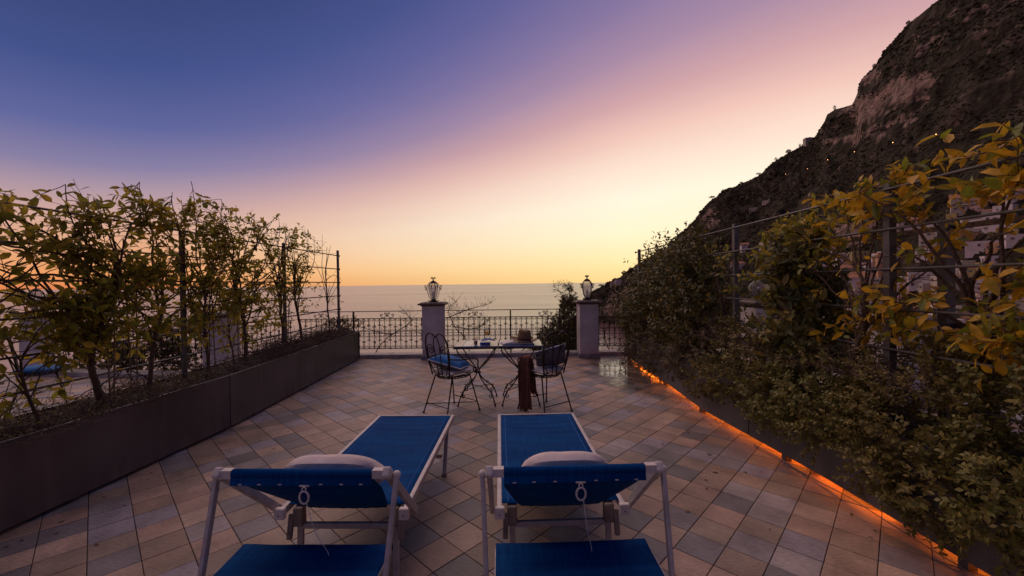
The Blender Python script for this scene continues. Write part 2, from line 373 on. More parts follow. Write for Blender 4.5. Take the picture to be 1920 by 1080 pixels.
tile_ms = [tile_mat('terrace_tile_%s' % n, c) for n, c in zip(('rose', 'sand', 'pale', 'brown', 'slate', 'dark', 'lilac', 'grey'), TILE_COLS)]
grout_m = mat('grout', (.055, .04, .034), .95, bump=.4, bscale=50, var=.4, vscale=20)

# ================================================================== terrace floor
def in_poly(x, y, P):
    c = False; n = len(P)
    for i in range(n):
        x1, y1 = P[i]; x2, y2 = P[(i + 1) % n]
        if (y1 > y) != (y2 > y) and x < (x2 - x1) * (y - y1) / (y2 - y1) + x1: c = not c
    return c
EDGE = [(-11, -2.5), (9, -2.5), (5.6, 2.0), (4.95, 5.0), (4.6, 7.3), (4.5, 8.5), (-4.6, 8.5), (-4.95, 6.7), (-8.7, 7.3), (-11, 7.6)]
floor = empty('terrace_floor', kind='structure')
def prism(P, z0, z1, m=0):
    b = MB(); n = len(P)
    b.face([(x, y, z1) for x, y in P], m); b.face([(x, y, z0) for x, y in reversed(P)], m)
    for i in range(n):
        a, c = P[i], P[(i + 1) % n]; b.face([(a[0], a[1], z0), (c[0], c[1], z0), (c[0], c[1], z1), (a[0], a[1], z1)], m)
    return b
prism(EDGE, -.35, -.006).build('screed', grout_m, floor)
prism([(x * 1.0, y) for x, y in EDGE], -14, -.35).build('retaining_wall', plaster_m, floor)
TH = radians(-46.08); PITCH = .2114; GAP = .0045
dn = Vector((cos(TH), -sin(TH), 0)); dd = Vector((sin(TH), cos(TH), 0))
def tile_mesh(m):
    b = MB(); h = (PITCH - GAP) / 2; k = .0025
    b.v = [(-h, -h, -.006), (h, -h, -.006), (h, h, -.006), (-h, h, -.006), (-h, -h, -.0015), (h, -h, -.0015), (h, h, -.0015), (-h, h, -.0015),
           (-h + k, -h + k, 0), (h - k, -h + k, 0), (h - k, h - k, 0), (-h + k, h - k, 0)]
    b.f = [(0, 1, 5, 4), (1, 2, 6, 5), (2, 3, 7, 6), (3, 0, 4, 7), (4, 5, 9, 8), (5, 6, 10, 9), (6, 7, 11, 10), (7, 4, 8, 11), (8, 9, 10, 11)]
    b.m = [0] * 9
    return b
tile_me = [tile_mesh(m).mesh('tile', m) for m in tile_ms]
tiles = []
for i in range(-70, 80):
    for j in range(-70, 80):
        p = dn * (1.429 + (i + .5) * PITCH) + dd * (1.989 + (j + .5) * PITCH)
        if not in_poly(p.x, p.y, EDGE): continue
        k = rnd.choices(range(8), TILE_W)[0]
        vis = p.y > .9 and abs(p.x / p.y) < 1.32 and p.x > -3.15 and p.x < 2.3 and p.y > 1.75
        # size in view falls with distance; tiles under the loungers show little
        tiles.append((p.y if vis else 99 + p.length, p, k, rnd.uniform(-.0012, .0012), rnd.uniform(-.004, .004)))
tiles.sort(key=lambda q: q[0])
rt = atan2(dn.y, dn.x)
rest = MB(); proto_v = tile_mesh(0).v; proto_f = tile_mesh(0).f
for n, (_, p, k, dz, dr) in enumerate(tiles):
    if n < 295:
        link('tile', tile_me[k], floor, (p.x, p.y, dz), (0, 0, rt + dr))
    else:
        base = len(rest.v); c, s_ = cos(rt + dr), sin(rt + dr)
        rest.v += [(p.x + c * x - s_ * y, p.y + s_ * x + c * y, z + dz) for x, y, z in proto_v]
        rest.f += [tuple(base + q for q in f) for f in proto_f]; rest.m += [k] * 9
rest.build('tile_paving', tile_ms, floor, kind='stuff')

# kerb under the railing
RAIL_LINES = []
def kerb(a, b, name='kerb', w=.30, h=.075, inset=0.0):
    a, b = Vector((*a, 0)), Vector((*b, 0)); d = (b - a).normalized(); o = MB(); n = max(1, int((b - a).length / 1.0)); L = (b - a).length / n
    root = empty(name, kind='structure')
    for i in range(n):
        q = MB(); q.bar(a + d * (L * i + .003) + Vector((0, 0, h / 2)), a + d * (L * (i + 1) - .003) + Vector((0, 0, h / 2)), w, h)
        bevel(q.build('kerb_slab', kerb_m, root), .006)
kerb((-4.55, 8.47), (4.5, 8.47)); kerb((-8.4, 7.22), (-5.0, 6.72)); kerb((4.62, 7.1), (5.6, 2.0))

# ================================================================== railings
R_TOP, R_LOW, R_MID, R_BOT = .97, .82, .505, .19
def baluster_mesh(kind):
    b = MB(); r = .0047
    b.tube([(0, 0, R_BOT), (0, 0, R_LOW)], .0068, 4)
    def half(z0, z1, k, flip):
        f = (lambda z: z1 - (z - z0)) if flip else (lambda z: z)
        sg = -1 if flip else 1
        H = z1 - z0
        for s in (-1, 1):
            # top row curls and lower row curls, C scrolls on either side of the rod
            for zc, up in ((z0 + H * .86, -1), (z0 + H * .20, 1)):
                c = (s * .029, 0, f(zc)); pts = spiral(c, (s, 0, 0), (0, 0, sg), .023, 1.25, radians(-150) * up, 10, up)
                b.tube([(s * .003, 0, f(zc - up * -.045 if False else zc + up * -.05))] + pts, r, 4, cap=False)
        zc0, zc1 = (z0 + H * .52, z0 + H * .95) if k else (z0 + H * .05, z0 + H * .46)
        b.tube([(0, 0, f(zc0)), (0, 0, f(zc1))], .0105, 6)
        ze = f(zc0) if k else f(zc1)
        for s in (-1, 1):
            c = (s * .022, 0, ze + (sg * (.012 if k else -.008)))
            b.tube([(s * .004, 0, ze)] + spiral(c, (s, 0, 0), (0, 0, sg), .019, 1.1, radians(-120 if k else 160), 8, 1 if k else -1), r, 4, cap=False)
    half(R_MID, R_LOW, kind, False); half(R_BOT, R_MID, 1 - kind, True)
    b.box((0, 0, R_MID), (.022, .014, .02))
    return b.mesh('baluster', iron, True)
bal = [baluster_mesh(0), baluster_mesh(1)]
def railing(a, b, label, orn=(), posts=(), frm=.11):
    a, b = Vector((*a, 0)), Vector((*b, 0)); L = (b - a).length; ang = atan2(b.y - a.y, b.x - a.x)
    root = empty('railing', a, ang, label, 'railing', 'wrought iron railings round the terraces')
    MB().box((L / 2, 0, R_TOP), (L, .045, .014)).build('top_rail', iron, root)
    for z in (R_LOW, R_BOT): MB().box((L / 2, 0, z), (L, .026, .016)).build('cross_rail', iron, root)
    MB().box((L / 2, 0, R_MID), (L, .012, .009)).build('middle_rail', iron, root)
    n = int(L / frm); off = (L - (n - 1) * frm) / 2
    for i in range(n): link('baluster', bal[i % 2], root, (off + i * frm, 0, 0))
    for x in posts:
        q = MB(); q.box((x, 0, (R_TOP + .07) / 2), (.03, .03, R_TOP - .07)); q.build('stanchion', iron, root)
    for x in orn:
        q = MB(); z = .845
        for s in (-1, 1):
            q.tube([(x, 0, z + .0)] + [(x + s * .012, 0, z + .05)] + spiral((x + s * .038, 0, z + .072), (-s, 0, 0), (0, 0, 1), .028, 1.2, radians(0), 10, 1), .0065, 4)
            q.tube(bez((x + s * .004, 0, z + .06), (x + s * .05, 0, z - .03), (x + s * .10, 0, z - .03), (x + s * .135, 0, z + .02), 6) +
                   spiral((x + s * .115, 0, z + .045), (s, 0, 0), (0, 0, 1), .030, 1.2, radians(-60), 10, 1), .0065, 4)
        q.build('scroll_ornament', iron, root)
    return root
railing((-4.5, 8.42), (-1.83, 8.42), 'wrought iron railing section over the sea, between the left planter and the left lantern pillar', orn=(.5, 1.88), posts=(1.18,))
railing((-1.41, 8.42), (1.34, 8.42), 'wrought iron railing section behind the bistro tables, between the two lantern pillars', orn=(.63, 2.1), posts=(1.37, 2.4))
railing((1.74, 8.42), (4.4, 8.42), 'wrought iron railing section behind the right shrubs, in front of the cliff', orn=(1.2,), posts=(2.0,))
railing((-8.25, 7.17), (-5.05, 6.74), 'ivy-backed wrought iron railing of the neighbouring left terrace, between its two pillars', orn=(.8, 2.4), posts=(1.6,))
railing((-4.72, 6.9), (-4.5, 8.3), 'short wrought iron railing return on the left, running back to the corner')
railing((4.5, 7.05), (4.85, 5.3), 'wrought iron railing seen through the right shrubs, running towards the globe lamp')
railing((4.85, 4.7), (5.5, 2.0), 'nearest wrought iron railing behind the golden lemon tree on the right')

# ================================================================== pillars
def pillar(x, y, w, label, rz=0.0, h=1.08):
    p = empty('pillar', (x, y, 0), rz, label, 'pillar', 'white plastered pillars on the terrace edge')
    bevel(MB().box((0, 0, .04), (w + .05, w + .05, .08)).build('plinth', plinth_m, p), .006)
    bevel(MB().box((0, 0, (h + .08) / 2), (w, w, h - .08)).build('shaft', plaster_m, p), .008)
    q = MB(); q.box((0, 0, h + .0125), (w + .05, w + .05, .025)); q.box((0, 0, h + .040), (w + .14, w + .14, .03)); q.box((0, 0, h + .065), (w + .09, w + .09, .02), taper=.9)
    bevel(q.build('cap', cap_m, p), .004)
    return h + .075
HC = pillar(-1.62, 8.3, .40, 'white pillar carrying the left lantern, behind the left bistro chair')
pillar(1.545, 8.3, .38, 'white pillar carrying the right lantern, beside the wet tiles')
pillar(-8.5, 7.2, .30, 'white pillar at the left edge of the photo, behind the lemon leaves', .12, 1.02)
pillar(-4.78, 6.62, .38, 'white pillar behind the trellis on the left planter', .12, 1.03)
pillar(4.47, 7.3, .42, 'white pillar under the globe lamp, between the right shrubs', .1, 1.08)
pillar(4.82, 5.0, .44, 'pale pillar just behind the nearest right trellis post', .1, .98)

frost_m = bpy.data.materials.new('seeded_lantern_glass'); frost_m.use_nodes = True; _t = frost_m.node_tree; _t.nodes.clear()
_tr = _t.nodes.new('ShaderNodeBsdfTransparent'); _tr.inputs[0].default_value = (.93, .92, .91, 1); _tl = _t.nodes.new('ShaderNodeBsdfTranslucent'); _tl.inputs[0].default_value = (.9, .86, .84, 1)
_df = _t.nodes.new('ShaderNodeBsdfPrincipled'); _df.inputs['Base Color'].default_value = (.75, .70, .70, 1); _df.inputs['Roughness'].default_value = .15
_a = _t.nodes.new('ShaderNodeMixShader'); _a.inputs[0].default_value = .45; _t.links.new(_tl.outputs[0], _a.inputs[1]); _t.links.new(_df.outputs[0], _a.inputs[2])
_n = _t.nodes.new('ShaderNodeTexNoise'); _n.inputs['Scale'].default_value = 22; _r = _t.nodes.new('ShaderNodeMapRange'); _r.inputs[3].default_value = .12; _r.inputs[4].default_value = .48; _t.links.new(_n.outputs[0], _r.inputs[0])
_m = _t.nodes.new('ShaderNodeMixShader'); _t.links.new(_r.outputs[0], _m.inputs[0]); _t.links.new(_tr.outputs[0], _m.inputs[1]); _t.links.new(_a.outputs[0], _m.inputs[2]); _o = _t.nodes.new('ShaderNodeOutputMaterial'); _t.links.new(_m.outputs[0], _o.inputs[0])
# ================================================================== lanterns
def lantern(loc, label, rz=0.3):
    r = empty('lantern', loc, rz, label, 'lantern', 'iron lanterns on the pillars')
    b = MB(); b.lathe([(.001, 0), (.085, 0), (.085, .02), (.055, .035), (.05, .06), (.001, .062)], 16)
    for k in range(4):
        a = k * pi / 2; u = Vector((cos(a), sin(a), 0))
        b.tube([u * .07 + Vector((0, 0, .03))] + spiral(tuple(u * .10 + Vector((0, 0, .03))), u, (0, 0, 1), .018, 1.1, radians(-180), 8, 1), .005, 5)
    b.build('base', iron, r, True)
    MB().lathe([(.052, .06), (.075, .13), (.098, .21), (.108, .285), (.104, .30), (.100, .285), (.092, .21), (.069, .13), (.046, .06)], 20).build('glass_shade', frost_m, r, True)
    MB().lathe([(.106, .30), (.092, .37), (.055, .405), (.05, .40), (.086, .366), (.100, .30)], 20).build('upper_glass', glass_m, r, True)
    b = MB()
    for k in range(4):
        a = k * pi / 2 + .15; u = Vector((cos(a), sin(a), 0)); z = Vector((0, 0, 1))
        P = catmull([u * .06 + z * .05, u * .10 + z * .13, u * .126 + z * .24, u * .13 + z * .29, u * .105 + z * .37, u * .05 + z * .415], 5)
        b.tube(P, .0062, 5)
        b.tube([u * .13 + z * .29] + spiral(u * .158 + z * .325, u, z, .031, 1.2, radians(-130), 10, 1), .0062, 5)
        b.tube([u * .13 + z * .285] + spiral(u * .150 + z * .262, u, -z, .023, 1.2, radians(-130), 8, 1), .0062, 5)
    b.build('rib_cage', iron, r, True)
    b = MB(); b.lathe([(.068, .395), (.06, .415), (.03, .435), (.006, .45), (.001, .452)], 16)
    for s in (-1, 1): b.tube([(0, 0, .44), (s * .006, 0, .465)] + spiral((s * .03, 0, .49), (-s, 0, 0), (0, 0, 1), .026, 1.2, radians(-40), 10, 1), .0075, 5)
    b.build('crown_cap', iron, r, True)
    MB().lathe([(.001, .06), (.018, .06), (.018, .10), (.012, .12), (.001, .125)], 10).build('bulb_socket', iron, r, True)
    MB().lathe([(.012, .12), (.028, .15), (.03, .18), (.018, .205), (.001, .212)], 12).build('bulb', bulb_m, r, True)
    return r
lantern((-1.62, 8.3, HC), 'iron lantern on the left of the two pillars behind the tables')
lantern((1.545, 8.3, HC), 'iron lantern on the pillar beside the wet tiles, cliff behind it', .55)
lantern((-8.5, 7.2, 1.02 + .075), 'iron lantern behind the lemon leaves at the left edge of the photo', .1)
def globe_lamp(loc):
    r = empty('globe_lamp', loc, 0, 'clear glass globe lamp on dark stem, standing among the right shrubs', 'lamp')
    MB().lathe([(.001, 0), (.07, 0), (.07, .02), (.02, .035), (.014, .05), (.014, .17), (.02, .18), (.001, .185)], 12).build('stem', iron, r, True)
    MB().lathe([(.05, .05)] + [(.165 * sin(a), .20 - .165 * cos(a)) for a in [radians(20 + 8 * i) for i in range(20)]] + [(.002, .365)], 24).build('globe', glass_m, r, True)
    MB().ball((0, 0, .21), .035).build('bulb', bulb_m, r, True)
globe_lamp((4.47, 7.3, 1.155))

# ================================================================== planters
LP = [(-3.30, .6), (-3.17, 2.5), (-3.03, 4.30), (-3.08, 6.2), (-3.14, 8.22)]     # front foot line, left
RP = [(2.42, .5), (2.315, 2.06), (2.28, 3.0), (2.21, 3.78), (2.14, 4.55), (2.20, 5.7), (2.24, 7.84)]
PH = .575
def planter(P, side, label, z0, joints):
    r = empty('planter', (P[0][0], P[0][1], 0), 0, label, 'planter', 'long steel planters either side of the terrace')
    o = Vector((-P[0][0], -P[0][1], 0)); w = .60 * side
    segs = []
    for k in range(len(joints) - 1): segs.append(P[joints[k]:joints[k + 1] + 1])
    for sg in segs:
        b = MB(); sg = [Vector((x, y, 0)) for x, y in sg]
        sg[0].y += .006; sg[-1].y -= .006
        for a, c in zip(sg[:-1], sg[1:]):
            t_ = Vector((w / abs(w) * .018, 0, 0))
            for q0, q1 in ((a, c),):
                v = [q0 + Vector((0, 0, z0)), q1 + Vector((0, 0, z0)), q1 + Vector((0, 0, PH)), q0 + Vector((0, 0, PH))]
                vb = [p + t_ for p in v]
                b.face([p + o for p in v]); b.face([p + o for p in reversed(vb)])
                b.face([v[3] + o, v[2] + o, vb[2] + o, vb[3] + o]); b.face([v[0] + o, vb[0] + o, vb[1] + o, v[1] + o])
        for e, q in ((0, sg[0]), (1, sg[-1])):
            b.face([q + o + Vector((0, 0, z0)), q + o + t_ + Vector((0, 0, z0)), q + o + t_ + Vector((0, 0, PH)), q + o + Vector((0, 0, PH))])
        b.build('front_panel', planter_m, r)
    # back, ends, bottom, soil
    b = MB()
    for a, c in zip(P[:-1], P[1:]):
        b.bar((a[0] + w + o.x, a[1] + o.y, (z0 + PH) / 2), (c[0] + w + o.x, c[1] + o.y, (z0 + PH) / 2), .018, PH - z0)
    b.build('back_panel', planter_m, r)
    e = P[-1]; s = w / abs(w)
    MB().box((e[0] + w / 2 + o.x, e[1] + .012 + o.y, (z0 + PH) / 2), (abs(w) + .02, .018, PH - z0)).build('end_panel', planter_m, r)
    b = MB()
    for a, c in zip(P[:-1], P[1:]):
        b.face([(a[0] + s * .02 + o.x, a[1] + o.y, z0 + .004), (c[0] + s * .02 + o.x, c[1] + o.y, z0 + .004), (c[0] + w + o.x, c[1] + o.y, z0 + .004), (a[0] + w + o.x, a[1] + o.y, z0 + .004)])
    b.build('underside', planter_m, r)
    b = MB(); nx, ny = 12, 160; y0, y1 = P[0][1] + .02, P[-1][1] - .01
    def fx(y):
        for a, c in zip(P[:-1], P[1:]):
            if y <= c[1]: return a[0] + (c[0] - a[0]) * (y - a[1]) / (c[1] - a[1])
        return P[-1][0]
    idx = {}
    for j in range(ny + 1):
        y = y0 + (y1 - y0) * j / ny; x0 = fx(y) + s * .02; x1 = fx(y) + w - s * .012
        for i in range(nx + 1):
            x = x0 + (x1 - x0) * i / nx
            z = PH - .03 + .05 * mn.fractal(Vector((x * 5, y * 5, 0)), 1, 2, 4) + .03 * sin(pi * i / nx)
            b.v.append((x + o.x, y + o.y, z))
    for j in range(ny):
        for i in range(nx):
            q = j * (nx + 1) + i; b.f.append((q, q + 1, q + nx + 2, q + nx + 1)); b.m.append(0)
    b.build('soil', soil_m, r, True)
    ft = MB()
    y = P[0][1] + .3
    while y < P[-1][1] - .1:
        for q in (.05, abs(w) - .05):
            MB().box((fx(y) + s * q + o.x, y + o.y, z0 / 2 + .002), (.05, .05, z0)).build('foot', trellis_m, r)
        y += 1.29
    return r, fx
pl_l, fx_l = planter(LP, -1, 'long dark steel planter on the left, filled with dry vines', .028, [0, 2, 4])
pl_r, fx_r = planter(RP, 1, 'long dark steel planter on the right, overgrown, lit orange from beneath', .062, [0, 3, 6])
# orange rope light under the right planter
rope_m = bpy.data.materials.new('rope_light_glow'); rope_m.use_nodes = True
_b = rope_m.node_tree.nodes['Principled BSDF']; _b.inputs['Emission Color'].default_value = (1, .19, .012, 1); _b.inputs['Emission Strength'].default_value = 15
_b.inputs['Base Color'].default_value = (.8, .4, .1, 1)
r = empty('rope_light', (fx_r(1.0) + .15, 1.0, 0), 0, 'glowing orange rope light lying under the right planter edge', 'light'); y = .75; o_ = Vector(r.location)
while y < 7.8:
    ye = min(7.84, y + rnd.uniform(.55, 1.3)); q = MB(); k = 8; dx_ = rnd.uniform(-.025, .035)
    q.tube([Vector((fx_r(y + (ye - y) * t_ / k) + .105 + dx_ + .012 * sin((y + t_ * .1) * 6), y + (ye - y) * t_ / k, .046 + .005 * sin(t_ * .8 + y))) - o_ for t_ in range(k + 1)], .009, 6)
    q.build('glowing_tube', rope_m, r, True); y = ye + rnd.uniform(.04, .22)
q = MB(); pts = catmull([(fx_r(y) - .012 + .02 * abs(sin(y * 5)), y, .006 + .02 * max(0, sin(y * 3.1))) for y in (1.2, 1.7, 2.1, 2.5, 2.75, 3.1, 3.4, 3.7)], 5)
q.tube(pts, .0035, 5); tag(q.build('cable', tan_m, None, True), 'thin cable running along the foot of the right planter', 'cable')

# ================================================================== trellises
BARS = [2.11, 1.845, 1.58, 1.315, 1.05, .80]
def trellis(xs, ys, label, tops, bars=BARS, y_end=0, ball_at=None, pw=.038, back=None):
    r = empty('trellis', (xs, ys[0], 0), 0, label, 'trellis', 'steel trellises standing in the planters')
    for y, tz in zip(ys, tops):
        bevel(MB().box((0, y - ys[0], (tz + .45) / 2), (pw, pw, tz - .45)).build('post', trellis_m, r), .003)
    for z in bars:
        MB().tube([(-.03, -1.7, z + .004), (-.03, ys[-1] - ys[0] + .12, z)], .0095, 6).build('wire_bar', trellis_m, r, True)
        q = MB().ball((-.03, ys[-1] - ys[0] + .13, z), .02).build('end_knob', iron, r, True)
    return r
trellis(-3.42, [2.33, 4.19, 6.06, 7.94], 'steel post-and-wire trellis in the left planter, carrying thin lemon trees', [2.12, 2.1, 2.17, 2.21])
trellis(2.53, [.85, 2.70, 4.56, 6.40, 8.0], 'steel post-and-wire trellis in the right planter, carrying golden lemon trees', [2.16] * 5, pw=.05)
r = empty('trellis', (2.93, .9, 0), 0, 'lower dark timber trellis behind the right planter', 'trellis')
for y in (.9, 2.72, 4.5, 6.3): MB().box((0, y - .9, 1.15), (.06, .06, 1.5)).build('post', trellis_m, r)
for z in (1.86, 1.2): MB().box((.034, 2.9, z), (.02, 7.0, .035)).build('wooden_rail', bark_m, r)

# ================================================================== foliage tools
LT = np.array([(0, 0, 0), (.30, .20, .035), (.30, -.20, .035), (.33, 0, -.01), (.68, .17, .015), (.68, -.17, .015), (.70, 0, -.035), (1, 0, -.10)], float)
LFa = [(0, 3, 1), (0, 2, 3), (1, 3, 6, 4), (3, 2, 5, 6), (4, 6, 7), (6, 5, 7)]
ST = np.array([(0, 0, 0), (.5, .30, .04), (.5, -.30, .04), (1, 0, -.06)], float)
SFa = [(0, 3, 1), (0, 2, 3)]
def basis(D, U):
    D = D / np.linalg.norm(D, axis=1, keepdims=True)
    Sd = np.cross(U, D); n = np.linalg.norm(Sd, axis=1, keepdims=True); n[n < 1e-6] = 1; Sd = Sd / n
    return D, Sd, np.cross(D, Sd)
def leaves_mesh(name, P, D, U, L, m, tmpl=LT, faces=LFa, wid=1.0):
    D, Sd, Up = basis(D, U); k = len(tmpl); n = len(P)
    V = (P[:, None, :] + L[:, None, None] * (tmpl[None, :, 0:1] * D[:, None, :] + wid * tmpl[None, :, 1:2] * Sd[:, None, :] + tmpl[None, :, 2:3] * Up[:, None, :])).reshape(-1, 3)
    me = bpy.data.meshes.new(name)
    lv = np.concatenate([np.array(f) for f in faces]); ln = np.array([len(f) for f in faces])
    allv = (lv[None, :] + (np.arange(n) * k)[:, None]).reshape(-1); alln = np.tile(ln, n)
    me.vertices.add(n * k); me.vertices.foreach_set('co', V.astype(np.float32).reshape(-1))
    me.loops.add(len(allv)); me.loops.foreach_set('vertex_index', allv.astype(np.int32))
    me.polygons.add(len(alln)); st = np.concatenate([[0], np.cumsum(alln)[:-1]])
    me.polygons.foreach_set('loop_start', st.astype(np.int32)); me.polygons.foreach_set('loop_total', alln.astype(np.int32))
    me.materials.append(m); me.update(calc_edges=True); me.validate(); return me
def leaf_protos(m):
    out = []
    for wd, cl in ((1.0, 1.0), (1.25, 1.6), (.85, 2.4)):
        t = LT.copy(); t[:, 2] *= cl; t[:, 1] *= wd
        me = bpy.data.meshes.new('leaf'); me.from_pydata([tuple(v) for v in t], [], LFa); me.materials.append(m)
        me.polygons.foreach_set('use_smooth', [True] * len(me.polygons)); out.append(me)
    return out
PROT = {m.name: leaf_protos(m) for m in (leaf_olive, leaf_gold, leaf_yg)}
IMW, IMH = 960 / F_PX, 540 / F_PX
def walk(rg, p, d, L, step, wob, pull=None, bend=0.0, x0=None, kx=2.0, flat=.35):
    pts = [p.copy()]; d = d.normalized(); n = max(2, int(L / step))
    for i in range(n):
        d = d + Vector((rg.gauss(0, wob) * flat, rg.gauss(0, wob), rg.gauss(0, wob)))
        if pull is not None: d = d + pull * bend
        if x0 is not None: d.x += (x0 - pts[-1].x) * kx * step
        d.normalize(); pts.append(pts[-1] + d * step)
    return pts

def lemon_tree(base, label, seed, m, top=2.3, spread=.75, trunk_h=1.15, nbr=8, twig=26, lpt=7, leaf=.085, lean=(0, 0), r0=.022, group=None, fill=(.75, 2.3), n_obj=200, x0=None, name='lemon_tree', gap=None, hole=-.30, zpow=.7, bare=0.0, canes=0, thick=.16, cat='lemon tree'):
    rg = random.Random(seed); o = Vector(base); root = empty(name, base, 0, label, cat, group)
    if x0 is None: x0 = base[0]
    tr = walk(rg, o.copy(), Vector((lean[0], lean[1], 1)), trunk_h, .07, .10, Vector((0, 0, 1)), .06, x0, 1.5)
    b = MB(); k = len(tr)
    b.tube([p - o for p in tr], [r0 * (1 - .45 * i / k) for i in range(k)], 7)
    br = []
    for i in range(nbr):
        q = tr[int(k * (.30 + .69 * (i + rg.random()) / nbr)) % k] if i else tr[-1]
        sd = -1 if i % 2 else 1
        tz = fill[0] + (top - fill[0]) * rg.random() ** .6; ty = o.y + lean[1] * trunk_h + sd * spread * rg.uniform(.25, 1.0)
        tgt = Vector((x0 + rg.uniform(-thick, thick) * .5, ty, tz)); d = (tgt - q)
        L = min(1.6, d.length * 1.15)
        d0 = Vector((d.x, d.y * .8, abs(d.z) * .5 + .5))
        pts = walk(rg, q.copy(), d0, L, .06, .17, d.normalized(), .13, x0, 1.5)
        br.append(pts); n = len(pts); rr = r0 * .48
        b.tube([p - o for p in pts], [max(.0022, rr * (1 - .8 * j / n)) for j in range(n)], 5)
    b.build('trunk', bark_m, root, True)
    if canes:
        cb = MB()
        for i in range(canes):
            yy = rg.uniform(-.25, .25); xx = rg.uniform(-.04, .04)
            cb.tube([(xx, yy, -.02), (xx + rg.uniform(-.03, .03), yy + rg.uniform(-.06, .06), rg.uniform(1.2, 1.75) - .55)], .006, 5)
        cb.build('cane', cane_m, root)
    P, D, U, L = [], [], [], []
    tb = MB()
    allp = [q for pts in br for q in pts[len(pts) // 4:]]
    for i in range(twig):
        tz = fill[0] + (top - fill[0]) * rg.random() ** zpow
        if gap and gap[0] < tz < gap[1] and rg.random() < gap[2]: continue
        edge = .12 * mn.noise(Vector((o.y * 3 + i * .0, tz * 2, seed)))
        tgt = Vector((x0 + rg.uniform(-thick, thick), o.y + rg.uniform(-1.3, 1.3) * spread, tz + edge))
        if mn.noise(tgt * 2.9) < hole: continue
        q = min((allp[rg.randrange(len(allp))] for _ in range(26)), key=lambda p: (p - tgt).length)
        d = tgt - q; ln = min(.62, max(.14, d.length)); cu = Vector((0, rg.gauss(0, .5), rg.gauss(.25, .5)))
        tw = walk(rg, q.copy(), d.normalized() + cu * .6, ln, .035, .13, d.normalized(), .16, x0, 1.0, .8)
        if tw[-1].z > top + .14: continue
        tb.tube([p - o for p in tw], [.0032 - .0017 * j / len(tw) for j in range(len(tw))], 3, cap=False)
        if rg.random() < bare: continue
        nl = int(lpt * rg.uniform(.6, 1.4)); n = len(tw)
        for j in range(nl):
            f = .35 + .65 * (j + .5) / nl; a = tw[min(n - 2, int(f * (n - 1)))]; c = tw[min(n - 1, int(f * (n - 1)) + 1)]
            ax = (c - a).normalized(); ph = j * 2.4 + rg.random() * .6; s1, s2 = frame_of(ax)
            out = s1 * cos(ph) + s2 * sin(ph); dl = ax * rg.uniform(.25, .9) + out * 1.0 + Vector((0, 0, rg.uniform(-.45, .25)))
            P.append(a + (c - a) * .5); D.append(dl.normalized()); U.append((ax * .7 + Vector((rg.gauss(0, .45), rg.gauss(0, .45), .8))).normalized()); L.append(leaf * rg.uniform(.55, 1.2))
    if tb.v: tb.build('twigs', twig_m, root, kind='stuff')
    if not P: return root
    sc = []
    for i, p in enumerate(P):
        v = p - EYE; yy = max(.3, v.y); inn = abs(v.x / yy) < IMW * 1.01 and abs(v.z / yy) < IMH * 1.01
        sc.append((-(L[i] / yy) if inn and v.y > .3 else 0, i))
    sc.sort(); big = [i for s, i in sc[:n_obj] if -s * F_PX >= 9]; bs = set(big)
    pr = PROT[m.name]
    for i in big:
        d, s1, u = basis(np.array([D[i]]), np.array([U[i]]))
        R = Matrix((Vector(d[0]), Vector(s1[0]), Vector(u[0]))).transposed()
        ob = bpy.data.objects.new('leaf', pr[i % 3]); C.objects.link(ob); ob.parent = root
        ob.matrix_basis = Matrix.Translation(P[i] - o) @ R.to_4x4() @ Matrix.Scale(L[i], 4)
    rs = [i for i in range(len(P)) if i not in bs]
    if rs:
        A = np.array([tuple(P[i] - o) for i in rs]); me = leaves_mesh('foliage', A, np.array([tuple(D[i]) for i in rs]), np.array([tuple(U[i]) for i in rs]), np.array([L[i] for i in rs]), m)
        tag(link('foliage', me, root), kind='stuff')
    return root

